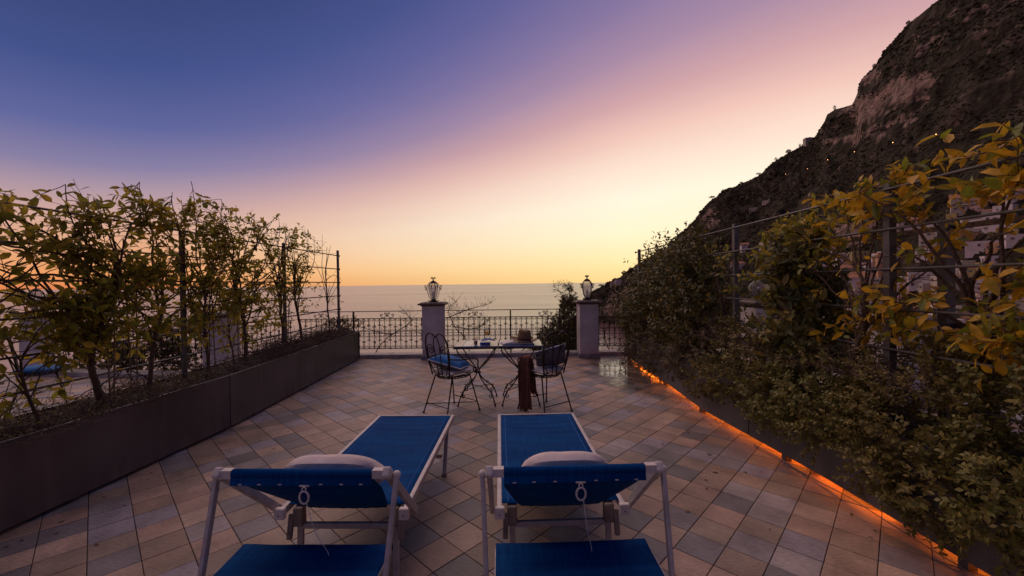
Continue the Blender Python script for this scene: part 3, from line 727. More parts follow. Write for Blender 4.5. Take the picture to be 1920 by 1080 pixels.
def shrub(base, label, seed, m, blobs, n, leaf=.03, stems=8, droop=0.0, name='shrub', cat='shrub', group=None, small=True, ssize=1.0, tuft=0.0, twn=60):
    """leaf clumps through the volume of several lobes (centre, radii); sprigs stick out of the outline"""
    rg = np.random.RandomState(seed); rr = random.Random(seed); o = Vector(base); root = empty(name, base, 0, label, cat, group)
    sb = MB()
    for i in range(stems):
        c, r_ = blobs[rr.randrange(len(blobs))]; c = Vector(c)
        e = c + Vector((rr.uniform(-.6, .6) * r_[0], rr.uniform(-.6, .6) * r_[1], rr.uniform(0, .8) * r_[2]))
        st = Vector((o.x + rr.uniform(-.08, .08), min(max(c.y + rr.uniform(-.2, .2), o.y - 1.2), o.y + 1.2), o.z))
        P = bez(st, st + Vector((0, 0, .3)), (st + e) / 2 + Vector((rr.uniform(-.1, .1), rr.uniform(-.1, .1), .1)), e, 8)
        sb.tube([p - o for p in P], [.008 * (1 - .75 * j / 8) for j in range(9)], 5)
    tw = MB()
    Ps, Ds, Us, Ls = [], [], [], []
    vol = np.array([b[1][0] * b[1][1] + b[1][1] * b[1][2] + b[1][0] * b[1][2] for b in blobs]); vol = vol / vol.sum()
    per = 14 if small else 9
    nc = n // per
    for bi, (c, r_) in enumerate(blobs):
        k = max(3, int(nc * vol[bi]))
        dirs = rg.normal(size=(k, 3)); dirs /= np.linalg.norm(dirs, axis=1, keepdims=True)
        rad = rg.uniform(.55, 1.06, size=(k, 1)) ** .7
        cen = np.array(c) + dirs * rad * np.array(r_)
        for ci in range(k):
            if mn.noise(Vector(cen[ci] * 4.5)) < -.22: continue          # gaps between clumps
            ax = Vector(dirs[ci] * np.array((1, 1, 1))) + Vector((0, 0, .45 - droop)) + Vector(tuple(rg.normal(size=3) * .35)); ax.normalize()
            ln = (.07 + .07 * rg.rand()) * ssize
            if tuft and rg.rand() < tuft and dirs[ci][2] > 0: ln *= 2.2
            s0 = Vector(cen[ci]); s1_, s2_ = frame_of(ax)
            if ci % 3 == 0 and ci < twn * 3: tw.tube([s0 - o - ax * ln * .4, s0 - o + ax * ln], .0016, 3, cap=False)
            for j in range(per):
                f = (j + .3) / per; ph = j * 2.4; out = s1_ * cos(ph) + s2_ * sin(ph)
                Ps.append(tuple(s0 + ax * ln * f - o)); dv = ax * (.3 + .5 * f) + out + Vector((0, 0, -droop * .6)) + Vector(tuple(rg.normal(size=3) * .2))
                Ds.append(tuple(dv)); Us.append(tuple(ax + Vector(tuple(rg.normal(size=3) * .4)))); Ls.append(leaf * rg.uniform(.6, 1.25))
    if sb.v: sb.build('stem', bark_m, root, True)
    if tw.v: tw.build('twigs', twig_m, root, kind='stuff')
    me = leaves_mesh('foliage', np.array(Ps), np.array(Ds), np.array(Us), np.array(Ls), m, ST if small else LT, SFa if small else LFa)
    tag(link('foliage', me, root), kind='stuff')
    return root

# ================================================================== left plants
XL = -3.40; GL = 'espaliered lemon trees in the left planter'
lt = dict(group=GL, m=leaf_olive, x0=XL, hole=-.10)
lemon_tree((XL, 2.45, .55), 'lemon tree at the left edge of the photo, arching bare stems', 11, top=2.08, spread=.85, trunk_h=.9, nbr=18, twig=250, lpt=6, leaf=.09, lean=(0, -.2), fill=(.75, 2.08), r0=.018, **lt)
lemon_tree((XL + .02, 3.32, .55), 'lemon tree with a thick double trunk leaning left, second from the photo left edge', 12, top=2.24, spread=.75, trunk_h=1.15, nbr=20, twig=285, lpt=6, leaf=.088, lean=(0, -.42), r0=.026, canes=2, fill=(.8, 2.2), **lt)
lemon_tree((XL, 3.75, .55), 'upright lemon tree left of the tallest near trellis post, forked at mid height', 13, top=2.28, spread=.7, trunk_h=1.1, nbr=20, twig=285, lpt=6, leaf=.085, r0=.02, canes=2, fill=(.8, 2.22), **lt)
lemon_tree((XL + .02, 4.45, .55), 'lemon tree climbing just right of the near trellis post', 14, top=2.40, spread=.65, trunk_h=1.1, nbr=20, twig=285, lpt=6, leaf=.082, r0=.018, canes=2, fill=(.8, 2.26), **lt)
lemon_tree((XL, 5.1, .55), 'lemon tree with S-curved trunk in front of the white pillar', 15, top=2.50, spread=.65, trunk_h=1.2, nbr=20, twig=285, lpt=6, leaf=.08, lean=(0, .15), r0=.024, canes=1, fill=(.75, 2.32), **lt)
lemon_tree((XL, 5.95, .55), 'lemon tree leafing round the third trellis post from the left', 16, top=2.38, spread=.6, trunk_h=1.1, nbr=18, twig=250, lpt=6, leaf=.078, r0=.02, canes=1, fill=(.8, 2.3), **lt)
lemon_tree((XL, 6.5, .55), 'half-bare lemon tree with knobbly branches above the far planter', 17, top=2.5, spread=.45, trunk_h=1.4, nbr=12, twig=120, lpt=6, leaf=.06, r0=.022, bare=.5, fill=(.9, 2.5), **lt)
lemon_tree((XL, 7.45, .55), 'nearly leafless lemon tree by the last left trellis post', 18, top=2.3, spread=.4, trunk_h=1.3, nbr=9, twig=40, lpt=5, leaf=.05, r0=.016, bare=.75, fill=(.8, 2.3), **lt)

lemon_tree((XL + .04, 2.85, .55), 'low leafy lemon sapling beside the thick leaning trunk, near the photo left edge', 19, top=1.5, spread=.5, trunk_h=.5, nbr=9, twig=90, lpt=6, leaf=.10, fill=(.62, 1.45), r0=.012, **lt)
lemon_tree((XL, 4.9, .55), 'low bushy lemon sapling between the S-curved trunk and the post', 20, top=1.45, spread=.6, trunk_h=.45, nbr=8, twig=90, lpt=6, leaf=.075, fill=(.65, 1.4), r0=.01, **lt)
# dry vines and small leaves lying over the soil of a planter
def ground_vines(y0, y1, xs, label, seed, n, m, parent_name, zb=.58, hgt=.10, nleaf=1500, lsz=.025):
    rg = random.Random(seed); b = MB()
    for i in range(n):
        y = rg.uniform(y0, y1); x = rg.uniform(*xs); p = Vector((x, y, zb - .02)); d = Vector((rg.gauss(0, .6), rg.gauss(0, 1), rg.uniform(.1, .9)))
        pts = walk(rg, p, d, rg.uniform(.12, .5), .04, .35, Vector((0, 0, -1)), .16)
        for q_ in pts: q_.z = max(q_.z, zb - .03); q_.x = min(max(q_.x, xs[0] - .1), xs[1] + .02) if x < 0 else q_.x
        b.tube(pts, rg.choice((.0016, .0022, .004)), 3, cap=False)
    root = empty(parent_name, (0, 0, 0), 0, label, 'ground cover'); b.build('stems', twig_m, root, kind='stuff')
    rs = np.random.RandomState(seed); N_ = nleaf
    P = np.stack([rs.uniform(xs[0], xs[1], N_), rs.uniform(y0, y1, N_), zb + rs.uniform(-.01, hgt, N_) * rs.rand(N_)], 1)
    me = leaves_mesh('foliage', P, rs.normal(size=(N_, 3)), rs.normal(size=(N_, 3)) * .5 + np.array((0, 0, 1)), rs.uniform(.5, 1.2, N_) * lsz, m)
    tag(link('foliage', me, root), kind='stuff'); root['kind'] = 'stuff'
    return root
ground_vines(1.2, 8.1, (-3.66, -3.06), 'tangle of dry brown vines covering the soil of the left planter', 3, 900, leaf_dry, 'dry_vines', nleaf=5200)
ground_vines(1.0, 4.4, (-3.7, -3.1), 'low green creeper among the dry vines at the near end of the left planter', 4, 120, leaf_small, 'creeper', nleaf=2600)
ground_vines(5.2, 7.9, (-3.55, -3.1), 'small brown bushy regrowth at the far end of the left planter', 5, 700, leaf_dry, 'dry_regrowth', zb=.66, hgt=.22, nleaf=1600, lsz=.022)

# ================================================================== right plants
XR = 2.52; GR = 'golden lemon trees in the right planter'
rtg = dict(group=GR, x0=XR + .03)
lemon_tree((XR, 1.55, .55), 'golden lemon tree at the right edge of the photo', 31, m=leaf_gold, top=2.20, spread=.5, trunk_h=.8, nbr=12, twig=140, lpt=8, leaf=.10, fill=(.95, 2.18), gap=(1.58, 1.85, .6), zpow=.95, thick=.26, n_obj=200, r0=.026, **rtg)
lemon_tree((XR + .15, 2.25, .55), 'golden lemon tree right of the tall near trellis post, with a thick curved limb', 32, m=leaf_gold, top=2.30, spread=.6, trunk_h=.95, nbr=12, twig=165, lpt=8, leaf=.10, fill=(.95, 2.27), gap=(1.52, 1.90, .93), zpow=.95, thick=.26, n_obj=230, r0=.03, **rtg)
lemon_tree((XR, 3.05, .55), 'yellow-green lemon tree left of the tall near trellis post', 33, m=leaf_gold, top=2.2, spread=.5, trunk_h=1.0, nbr=11, twig=100, lpt=8, leaf=.09, fill=(.9, 2.12), gap=(1.2, 1.80, .93), thick=.22, n_obj=170, **rtg)
lemon_tree((XR, 3.62, .55), 'bushy lemon tree, yellow above and deep green below, between the two near trellis posts', 34, m=leaf_yg, top=2.10, spread=.30, trunk_h=.8, nbr=14, twig=210, lpt=9, leaf=.075, fill=(.62, 2.05), thick=.36, n_obj=220, **rtg)
lemon_tree((XR + .05, 4.85, .55), 'thin yellow lemon tree behind the second trellis post on the right', 35, m=leaf_yg, top=1.95, spread=.4, trunk_h=.9, nbr=8, twig=44, lpt=6, leaf=.07, fill=(.9, 1.95), bare=.3, n_obj=100, **rtg)
shrub((2.5, 5.75, .55), 'tall dark evergreen shrub on the right, nearer of the two', 41, leaf_dark,
      [((2.5, 5.3, 1.25), (.30, .42, .55)), ((2.5, 5.8, 1.55), (.32, .48, .52)), ((2.45, 5.7, 1.0), (.35, .6, .4)), ((2.52, 5.55, 1.9), (.2, .3, .28))], 9000, leaf=.075, small=False, ssize=1.5, tuft=.2, group='evergreen shrubs at the far end of the right planter')
shrub((2.5, 7.1, .55), 'dark evergreen shrub with upright sprigs beside the right lantern', 42, leaf_dark,
      [((2.5, 6.6, 1.35), (.3, .5, .55)), ((2.48, 7.3, 1.15), (.32, .55, .55)), ((2.4, 7.6, .85), (.36, .5, .35)), ((2.5, 6.9, 1.75), (.2, .35, .25))], 9500, leaf=.07, small=False, ssize=1.5, tuft=.25, group='evergreen shrubs at the far end of the right planter')
GS = 'small-leaved shrubs spilling over the right planter'
def mound(y, label, seed, hz=.78, hang=.30, n=16000, rad=.5, m=None, lf=.032):
    x = fx_r(y); r = random.Random(seed); B = [((x + .22, y, .62), (.34, rad, hz - .55)), ((x + .04, y - .1, .60), (.20, rad * .9, .20)), ((x + .35, y + .15, hz - .05), (.28, rad * .8, .22))]
    for k in range(4):
        yy = y + r.uniform(-.8, .8) * rad; B.append(((x - .05 - .06 * r.random(), yy, .56 - hang * r.uniform(.1, .75)), (.12, .16, .10 + hang * .35)))
    shrub((x + .22, y, .55), label, seed, m or leaf_small, B, n, leaf=lf, stems=9, droop=.35, ssize=.9, group=GS)
shrub((2.52, 3.52, .55), 'narrow upright deep green shrub with large leaves, left of the golden trees', 43, leaf_dark,
      [((2.52, 3.5, 1.1), (.24, .22, .5)), ((2.55, 3.55, 1.5), (.18, .18, .35))], 2600, leaf=.095, small=False, ssize=1.4, tuft=.15)
mound(7.2, 'small-leaved shrub at the far end of the right planter, trailing onto the tiles', 51, .8, .52, 9000, .6, leaf_brown)
mound(6.1, 'trailing shrub hanging low over the far rope light, right planter', 52, .92, .42, 10000, .55, leaf_brown, .028)
mound(5.0, 'twiggy brown-green shrub in front of the evergreen shrubs', 53, .98, .22, 11000, .6, leaf_brown, .026)
mound(4.05, 'rounded small-leaved shrub below the second trellis post on the right', 54, .95, .18, 13000, .55, leaf_small)
mound(3.2, 'dense small-leaved shrub under the yellow and green lemon tree', 55, .92, .18, 15000, .5, leaf_fresh, .036)
mound(2.5, 'small-leaved shrub spreading below the tall near trellis post', 56, .98, .24, 17000, .45, leaf_small, .030)
mound(1.8, 'small-leaved shrub at the lower right corner of the photo', 57, 1.05, .32, 17000, .5, leaf_fresh, .038)
ground_vines(2.2, 7.4, (2.2, 2.8), 'tangle of bare arching stems over the right planter', 6, 900, leaf_dry, 'bare_stems', zb=.9, hgt=.25, nleaf=900, lsz=.025)

# bare climbers and ivy outside the railing
def climber(paths, label, seed, leafn=0, m=leaf_dry, r0=.012, spread=.5, twn=60, cat='climber'):
    rg = random.Random(seed); o = Vector(paths[0][0]); root = empty('climber', o, 0, label, cat); b = MB(); tw = MB(); P, D, U, L = [], [], [], []
    for pth in paths:
        pts = catmull(pth, 8); n = len(pts)
        b.tube([p - o for p in pts], [r0 * (1 - .7 * i / n) for i in range(n)], 6)
        for i in range(twn):
            q_ = pts[rg.randrange(n // 5, n)]; d = Vector((rg.gauss(0, 1), rg.gauss(0, .25), rg.gauss(.35, .8)))
            w_ = walk(rg, q_.copy(), d, rg.uniform(.1, spread), .04, .22, Vector((0, 0, 1)), .05)
            tw.tube([p - o for p in w_], .0022, 3, cap=False)
            for j in range(leafn): P.append(tuple(w_[rg.randrange(len(w_))] - o)); D.append((rg.gauss(0, 1), rg.gauss(0, 1), rg.gauss(0, 1))); U.append((rg.gauss(0, 1), rg.gauss(0, 1), 1)); L.append(rg.uniform(.02, .05))
    b.build('stem', bark_m, root, True); tw.build('twigs', twig_m, root, kind='stuff')
    if P: tag(link('foliage', leaves_mesh('foliage', np.array(P), np.array(D), np.array(U), np.array(L), m), root), kind='stuff')
climber([[(-3.05, 8.7, -.3), (-2.95, 8.72, .1), (-2.6, 8.72, .45), (-2.15, 8.7, .52), (-1.9, 8.7, .42)], [(-2.6, 8.72, .45), (-2.9, 8.72, .5), (-3.3, 8.72, .62)], [(-2.6, 8.72, .45), (-2.2, 8.72, .72), (-2.3, 8.7, .9)]],
        'bare vine arching behind the railing left of the left lantern pillar', 61, 1, twn=34, spread=.35)
climber([[(-.9, 8.72, -.2), (-1.0, 8.7, .3), (-1.25, 8.7, .6), (-1.38, 8.72, .95), (-1.2, 8.7, 1.15)], [(-1.38, 8.7, .8), (-1.0, 8.7, .95), (-.45, 8.7, 1.1)], [(-1.3, 8.7, .6), (-.8, 8.7, .55), (-.5, 8.7, .75)]],
        'bare twiggy vine climbing just right of the left lantern pillar', 62, 1, twn=60, spread=.3)
climber([[(.1, 8.72, 0), (.5, 8.7, .25), (.95, 8.7, .5), (1.5, 8.7, .9)], [(.5, 8.7, .25), (.7, 8.7, .6), (.8, 8.7, .8)], [(-.6, 8.7, -.1), (-.2, 8.72, .08), (.2, 8.7, .12)]],
        'thin vine weaving behind the railing by the right bistro chair', 63, 1, twn=40, spread=.3)
shrub((1.15, 9.2, -1.0), 'dark bushy conifer rising behind the railing left of the right lantern pillar', 64, leaf_dark,
      [((1.2, 9.2, .25), (.38, .3, .5)), ((1.32, 9.2, .75), (.22, .25, .42)), ((.98, 9.2, .05), (.62, .3, .38)), ((1.3, 9.2, 1.1), (.14, .15, .28))], 24000, leaf=.048, ssize=1.0)
climber([[(1.2, 9.1, .9), (1.15, 9.1, 1.2), (.95, 9.1, 1.45)], [(1.25, 9.1, .9), (1.3, 9.1, 1.3), (1.2, 9.1, 1.5)]], 'brown twiggy shrub top beside the right lantern', 65, 2, twn=70, spread=.25, r0=.008)
shrub((-6.6, 7.3, -.5), 'dark ivy hedge growing behind the neighbouring terrace railing on the left', 66, leaf_dark,
      [((-5.7, 7.2, .42), (.65, .15, .48)), ((-6.6, 7.3, .3), (.75, .15, .42)), ((-7.4, 7.4, .15), (.6, .15, .35))], 17000, leaf=.045, ssize=.8, name='ivy', cat='ivy')
shrub((-4.0, 8.9, -.5), 'leafy bush behind the railing at the far end of the left planter', 67, leaf_dark,
      [((-4.0, 8.9, .3), (.5, .2, .4)), ((-3.7, 8.85, .55), (.4, .2, .3))], 4500, leaf=.04, ssize=.8)
climber([[(2.3, 8.8, -.2), (2.6, 8.75, .3), (3.2, 8.7, .6)], [(2.2, 8.8, -.2), (2.0, 8.75, .4), (2.3, 8.7, .8)]], 'brown vine tangled in the railing right of the right pillar', 68, 1, twn=60, spread=.4)

# ================================================================== loungers
def lounger(loc, rz, label, L=1.45, pillow_x=0.0):
    r = empty('sun_lounger', loc, rz, label, 'sun lounger', 'blue sun loungers facing the sea')
    W2 = .315; zb = .375
    for s in (-1, 1):
        bevel(MB().box((s * W2, L / 2, zb), (.027, L, .042)).build('side_rail', alu_m, r), .006)
        b = MB().box((s * W2, -.008, zb), (.052, .03, .058)); bevel(b.build('rail_cap', plastic_m, r), .007)
        MB().lathe([(.001, 0), (.0035, 0), (.0035, .002), (.001, .002)], 8).build('screw', iron, r, rot=(radians(90), 0, 0), loc=(s * W2, -.024, zb - .005))
    bevel(MB().box((0, L - .011, zb), (2 * W2 - .027, .022, .042)).build('foot_rail', alu_m, r), .006)
    # stretched fabric, a little hollow
    b = MB(); nx, ny = 14, 26; w = W2 - .011
    for j in range(ny + 1):
        for i in range(nx + 1):
            u, v = i / nx, j / ny; sag = .016 * sin(pi * u) * (.5 + .5 * sin(pi * v)) + .0055 * mn.noise(Vector((u * 1.4, v * 13, 0))) * sin(pi * u) ** .5
            b.v.append((-w + 2 * w * u, .05 + (L - .07) * v, zb + .018 - sag))
    for j in range(ny):
        for i in range(nx):
            q = j * (nx + 1) + i; b.f.append((q, q + 1, q + nx + 2, q + nx + 1)); b.m.append(0)
    bed = b.build('bed_fabric', blue_m, r, True); bed.modifiers.new('solid', 'SOLIDIFY').thickness = .003
    for s in (-1, 1): MB().tube([(s * (w - .035), .06, zb + .0165), (s * (w - .035), L - .07, zb + .0165)], .0016, 4).build('seam', seam_m, r)
    MB().tube([(-(w - .035), L - .07, zb + .0175), (w - .035, L - .07, zb + .0175)], .0014, 4).build('seam', seam_m, r)
    # folding legs
    for y, dy, s_ in ((L - .12, -.16, 1), (.07, -.02, 1)):
        for s in (-1, 1):
            x = s * (W2 - .028 if y > .5 else W2 - .065)
            bevel(MB().bar((x, y, zb - .02), (x, y + dy, .012), .03, .022).build('leg', alu_m, r), .004)
            MB().box((x, y + dy, .008), (.036, .03, .016)).build('foot_cap', tan_m, r)
        x = W2 - .065 if y < .5 else W2 - .04
        bevel(MB().box((0, y + dy * (.45 if y < .5 else .6), zb - .10 if y < .5 else .13), (2 * x - .03, .022, .03)).build('crossbar', alu_m, r), .004)
    for s in (-1, 1):
        bevel(MB().box((s * (W2 - .065), .055, zb - .045), (.05, .05, .10)).build('hinge_block', tan_m, r), .008)
        bevel(MB().bar((s * (W2 - .032), .04, zb - .03), (s * (W2 - .028), .02, zb - .15), .026, .02).build('folded_strut', tan_m, r), .004)
    # raised head section: from the hinge up towards the viewer
    A = Vector((0, .07, zb - .01)); B = Vector((0, -.36, .745)); d = (B - A).normalized(); nrm = Vector((0, -d.z, d.y))
    for s in (-1, 1):
        x = s * .352
        bevel(MB().bar((x, A.y - d.y * .0, A.z - .02), (x, B.y, B.z), .022, .038, up=tuple(nrm)).build('head_arm', alu_m, r), .004)
        b = MB().box((x, B.y, B.z), (.034, .044, .044), mat=Matrix.Rotation(radians(-40), 3, 'X')); bevel(b.build('corner_cap', plastic_m, r), .009)
        MB().box((s * .318, B.y, B.z), (.05, .03, .034)).build('bar_sleeve', plastic_m, r)
    MB().tube([(-.335, B.y, B.z), (.335, B.y, B.z)], .013, 10).build('head_bar', alu_m, r, True)
    b = MB(); nx, ny = 16, 12
    hw0, hw1 = .20, .292
    for j in range(ny + 1):
        for i in range(nx + 1):
            u, v = i / nx, j / ny; hw = hw0 + (hw1 - hw0) * min(1, v * 1.35) ** .8
            p = A.lerp(B, v) ; sag = .035 * sin(pi * u) * sin(pi * min(1, v * .95 + .05)) + .0015 * sin(u * 60)
            b.v.append(tuple(Vector((-hw + 2 * hw * u, 0, 0)) + p + nrm * (.018 * v) + nrm * sag * .8))
    for j in range(ny):
        for i in range(nx):
            q = j * (nx + 1) + i; b.f.append((q, q + nx + 1, q + nx + 2, q + 1)); b.m.append(0)
    hf = b.build('head_fabric', blue_m, r, True); hf.modifiers.new('solid', 'SOLIDIFY').thickness = .003
    MB().tube([(-.292, B.y, B.z), (.292, B.y, B.z)], .0185, 14).build('fabric_sleeve', blue_m, r, True)
    MB().box((0, B.y - .012, B.z - .028), (.584, .016, .03), mat=Matrix.Rotation(radians(-15), 3, 'X')).build('fabric_hem', blue_m, r)
    for x in (-.25, -.17, -.085, .085, .17, .25): MB().box((x, B.y - .0215, B.z - .036), (.014, .003, .005)).build('eyelet', plastic_m, r)
    # pull ring and cord
    b = MB(); cx = .02
    b.tube([(cx + .019 * cos(t), B.y - .03, B.z - .085 + .026 * sin(t)) for t in [2 * pi * k / 16 for k in range(17)]], .0045, 6)
    b.tube([(cx + .008 * cos(t), B.y - .03, B.z - .052 + .009 * sin(t)) for t in [2 * pi * k / 10 for k in range(11)]], .003, 5)
    b.box((cx, B.y - .026, B.z - .040), (.04, .005, .006)); b.build('pull_ring', plastic_m, r, True)
    MB().tube(catmull([(cx + .01, B.y - .03, B.z - .11), (cx + .03, B.y - .0, B.z - .25), (cx + .06, B.y + .05, B.z - .38), (cx + .04, B.y + .05, B.z - .46)], 5), .0016, 4).build('cord', piping_m, r)
    # sunshade folded back behind the head section
    for s in (-1, 1):
        x = s * .382; K = Vector((x, B.y + .028, B.z - .035)); E = Vector((x * .955, B.y - .10, .33))
        bevel(MB().bar(K + Vector((0, 0, .01)), E, .019, .026).build('sunshade_arm', alu_m, r), .004)
        MB().ball(tuple(K + Vector((0, 0, .014))), .018, 10).build('knob', plastic_m, r, True)
        MB().ball(tuple(E), .016, 8).build('knob', plastic_m, r, True)
    yf, yn, zc, hw = -.255, -.76, .36, .325
    MB().bar((-hw, yf, zc), (hw, yf, zc), .024, .024).build('sunshade_bar', alu_m, r)
    MB().bar((-hw, yn, zc), (hw, yn, zc), .024, .024).build('sunshade_bar', alu_m, r)
    for s in (-1, 1): MB().bar((s * (hw + .001), yn + .014, zc), (s * (hw + .001), yf - .014, zc), .018, .016).build('sunshade_side', alu_m, r)
    b = MB(); nx, ny = 12, 10
    prof = [(yf + .004, zc - .016), (yf + .016, zc - .006), (yf + .015, zc + .010), (yf + .002, zc + .016)] + [(yf + (yn - yf) * k / ny, zc + .0145 - .008 * sin(pi * k / ny)) for k in range(1, ny)] + [(yn, zc + .016), (yn - .015, zc + .008), (yn - .015, zc - .012)]
    for yy, zz in prof:
        for i in range(nx + 1):
            u = i / nx; b.v.append((-hw - .006 + 2 * (hw + .006) * u, yy, zz - .004 * sin(pi * u)))
    for j in range(len(prof) - 1):
        for i in range(nx):
            q = j * (nx + 1) + i; b.f.append((q, q + 1, q + nx + 2, q + nx + 1)); b.m.append(0)
    sf = b.build('sunshade_fabric', blue_m, r, True); sf.modifiers.new('solid', 'SOLIDIFY').thickness = .002
    return r
def pillow(loc, rot, label, sx, sy, sz, m, pip=None, group=None, name='pillow', cat='pillow', two=None, rc=.06):
    b = MB(); n = 20; top, bot = [], []
    for side in (1, -1):
        for j in range(n + 1):
            for i in range(n + 1):
                u, v = 2 * i / n - 1, 2 * j / n - 1; e = max(0, (1 - abs(u) ** 2.6)) ** .55 * max(0, (1 - abs(v) ** 2.6)) ** .55
                pin = (1 - .06 * (1 - abs(u)) ** .5 * abs(v) ** 3) if rc < .1 else 1 - rc * abs(u) ** 3.5
                pinx = (1 - .06 * (1 - abs(v)) ** .5 * abs(u) ** 3) if rc < .1 else 1 - rc * .6 * abs(v) ** 3.5
                wr = .10 * mn.noise(Vector((u * 2.3 + sx * 9, v * 2.3, side * 3.0)))
                b.v.append((u * sx * pinx, v * sy * pin, side * sz * (e + wr * e)))
    k = (n + 1) ** 2
    for sd in (0, 1):
        for j in range(n):
            for i in range(n):
                q = sd * k + j * (n + 1) + i; f = (q, q + 1, q + n + 2, q + n + 1)
                b.f.append(f if sd == 0 else tuple(reversed(f))); b.m.append(sd if two else 0)
    o = MB.build(b, name, [m, two] if two else m, None, True, loc, rot); tag(o, label, cat, group)
    if pip:
        e = []
        for i in range(n): e.append(b.v[i])
        for i in range(n): e.append(b.v[i * (n + 1) + n])
        for i in range(n): e.append(b.v[n * (n + 1) + n - i])
        for i in range(n + 1): e.append(b.v[(n - i) * (n + 1)])
        MB().tube(e, .006, 6, cap=False).build('piping', pip, o, True)
    return o
lounger((-.868, 2.02, 0), radians(-1.2), 'left of the two blue sun loungers, white frame, head raised')
lounger((.238, 2.02, 0), radians(1.8), 'right of the two blue sun loungers, white frame, head raised')
GP = 'pale pillows on the loungers'
pillow((-.835, 1.895, .640), (radians(-38), 0, radians(-2)), 'pale cotton pillow on the left sun lounger', .235, .15, .066, pillow_m, group=GP, rc=.34)
pillow((.235, 1.895, .640), (radians(-38), 0, radians(2)), 'pale cotton pillow on the right sun lounger', .21, .15, .066, pillow_m, group=GP, rc=.34)

# ================================================================== bistro set
def table(loc, rz, label, seed):
    r = empty('bistro_table', loc, rz, label, 'table', 'square iron bistro tables with tiled tops')
    h = .75; s = .268
    bevel(MB().box((0, 0, h - .012), (2 * s, 2 * s, .022)).build('tabletop', bookcover_m if False else top_m, r), .003)
    b = MB(); e = s
    for a, c in (((-e, -e), (e, -e)), ((e, -e), (e, e)), ((e, e), (-e, e)), ((-e, e), (-e, -e))):
        b.tube([(a[0], a[1], h - .022), (c[0], c[1], h - .022)], .010, 6)
    b.build('rim', iron, r, True)
    rg = random.Random(seed); n = 5; w = 2 * s / n - .004
    for i in range(n):
        for j in range(n):
            edge = i in (0, n - 1) or j in (0, n - 1)
            m = (top_ms[0] if (i in (0, n - 1)) else top_ms[1]) if edge else top_ms[2 + (i + j + rg.randrange(2)) % 3]
            MB().box((-s + (i + .5) * 2 * s / n, -s + (j + .5) * 2 * s / n, h + .0015), (w, w, .005)).build('mosaic_tile', m, r)
    for k in range(4):
        a = pi / 4 + k * pi / 2; u = Vector((cos(a), sin(a), 0)); z = Vector((0, 0, 1)); q = MB()
        P = catmull([u * .335 + z * (h - .03), u * .31 + z * .66, u * .17 + z * .53, u * .035 + z * .42, u * .035 + z * .34, u * .14 + z * .235, u * .26 + z * .15, u * .325 + z * .02], 6)
        q.tube(P, .0085, 6); q.ball(tuple(u * .325 + z * .014), .014, 6)
        q.tube([u * .24 + z * .165] + spiral(u * .235 + z * .115, u, z, .034, 1.15, radians(70), 12, -1), .0055, 5)
        q.tube([u * .10 + z * .27] + spiral(u * .16 + z * .225, -u, z, .026, 1.1, radians(40), 10, 1), .005, 5)
        q.build('leg', iron, r, True)
    MB().tube([(.04 * cos(t), .04 * sin(t), .38) for t in [2 * pi * k / 14 for k in range(15)]], .007, 6).build('collar', iron, r, True)
    q = MB(); d = .20
    q.tube([(-d, -d, .17), (0, 0, .20), (d, d, .17)], .005, 5); q.tube([(-d, d, .17), (0, 0, .205), (d, -d, .17)], .005, 5); q.build('stretcher', iron, r, True)
    return r
top_m = mat('table_bed', (.10, .10, .16), .4)
top_ms = [mat('mosaic_ochre', (.34, .27, .20), .25, var=.3, vscale=20), mat('mosaic_blue', (.20, .22, .36), .2, var=.3, vscale=20), mat('mosaic_white', (.44, .41, .40), .2, var=.15, vscale=20),
          mat('mosaic_rose', (.40, .29, .25), .2, var=.15, vscale=20), mat('mosaic_cream', (.42, .35, .30), .2, var=.15, vscale=20)]
table((-.455, 5.20, 0), 0, 'left bistro table with tiled top, holding the wine glass', 1)
table((.095, 5.20, 0), 0, 'right bistro table with tiled top, holding the hat and open book', 2)

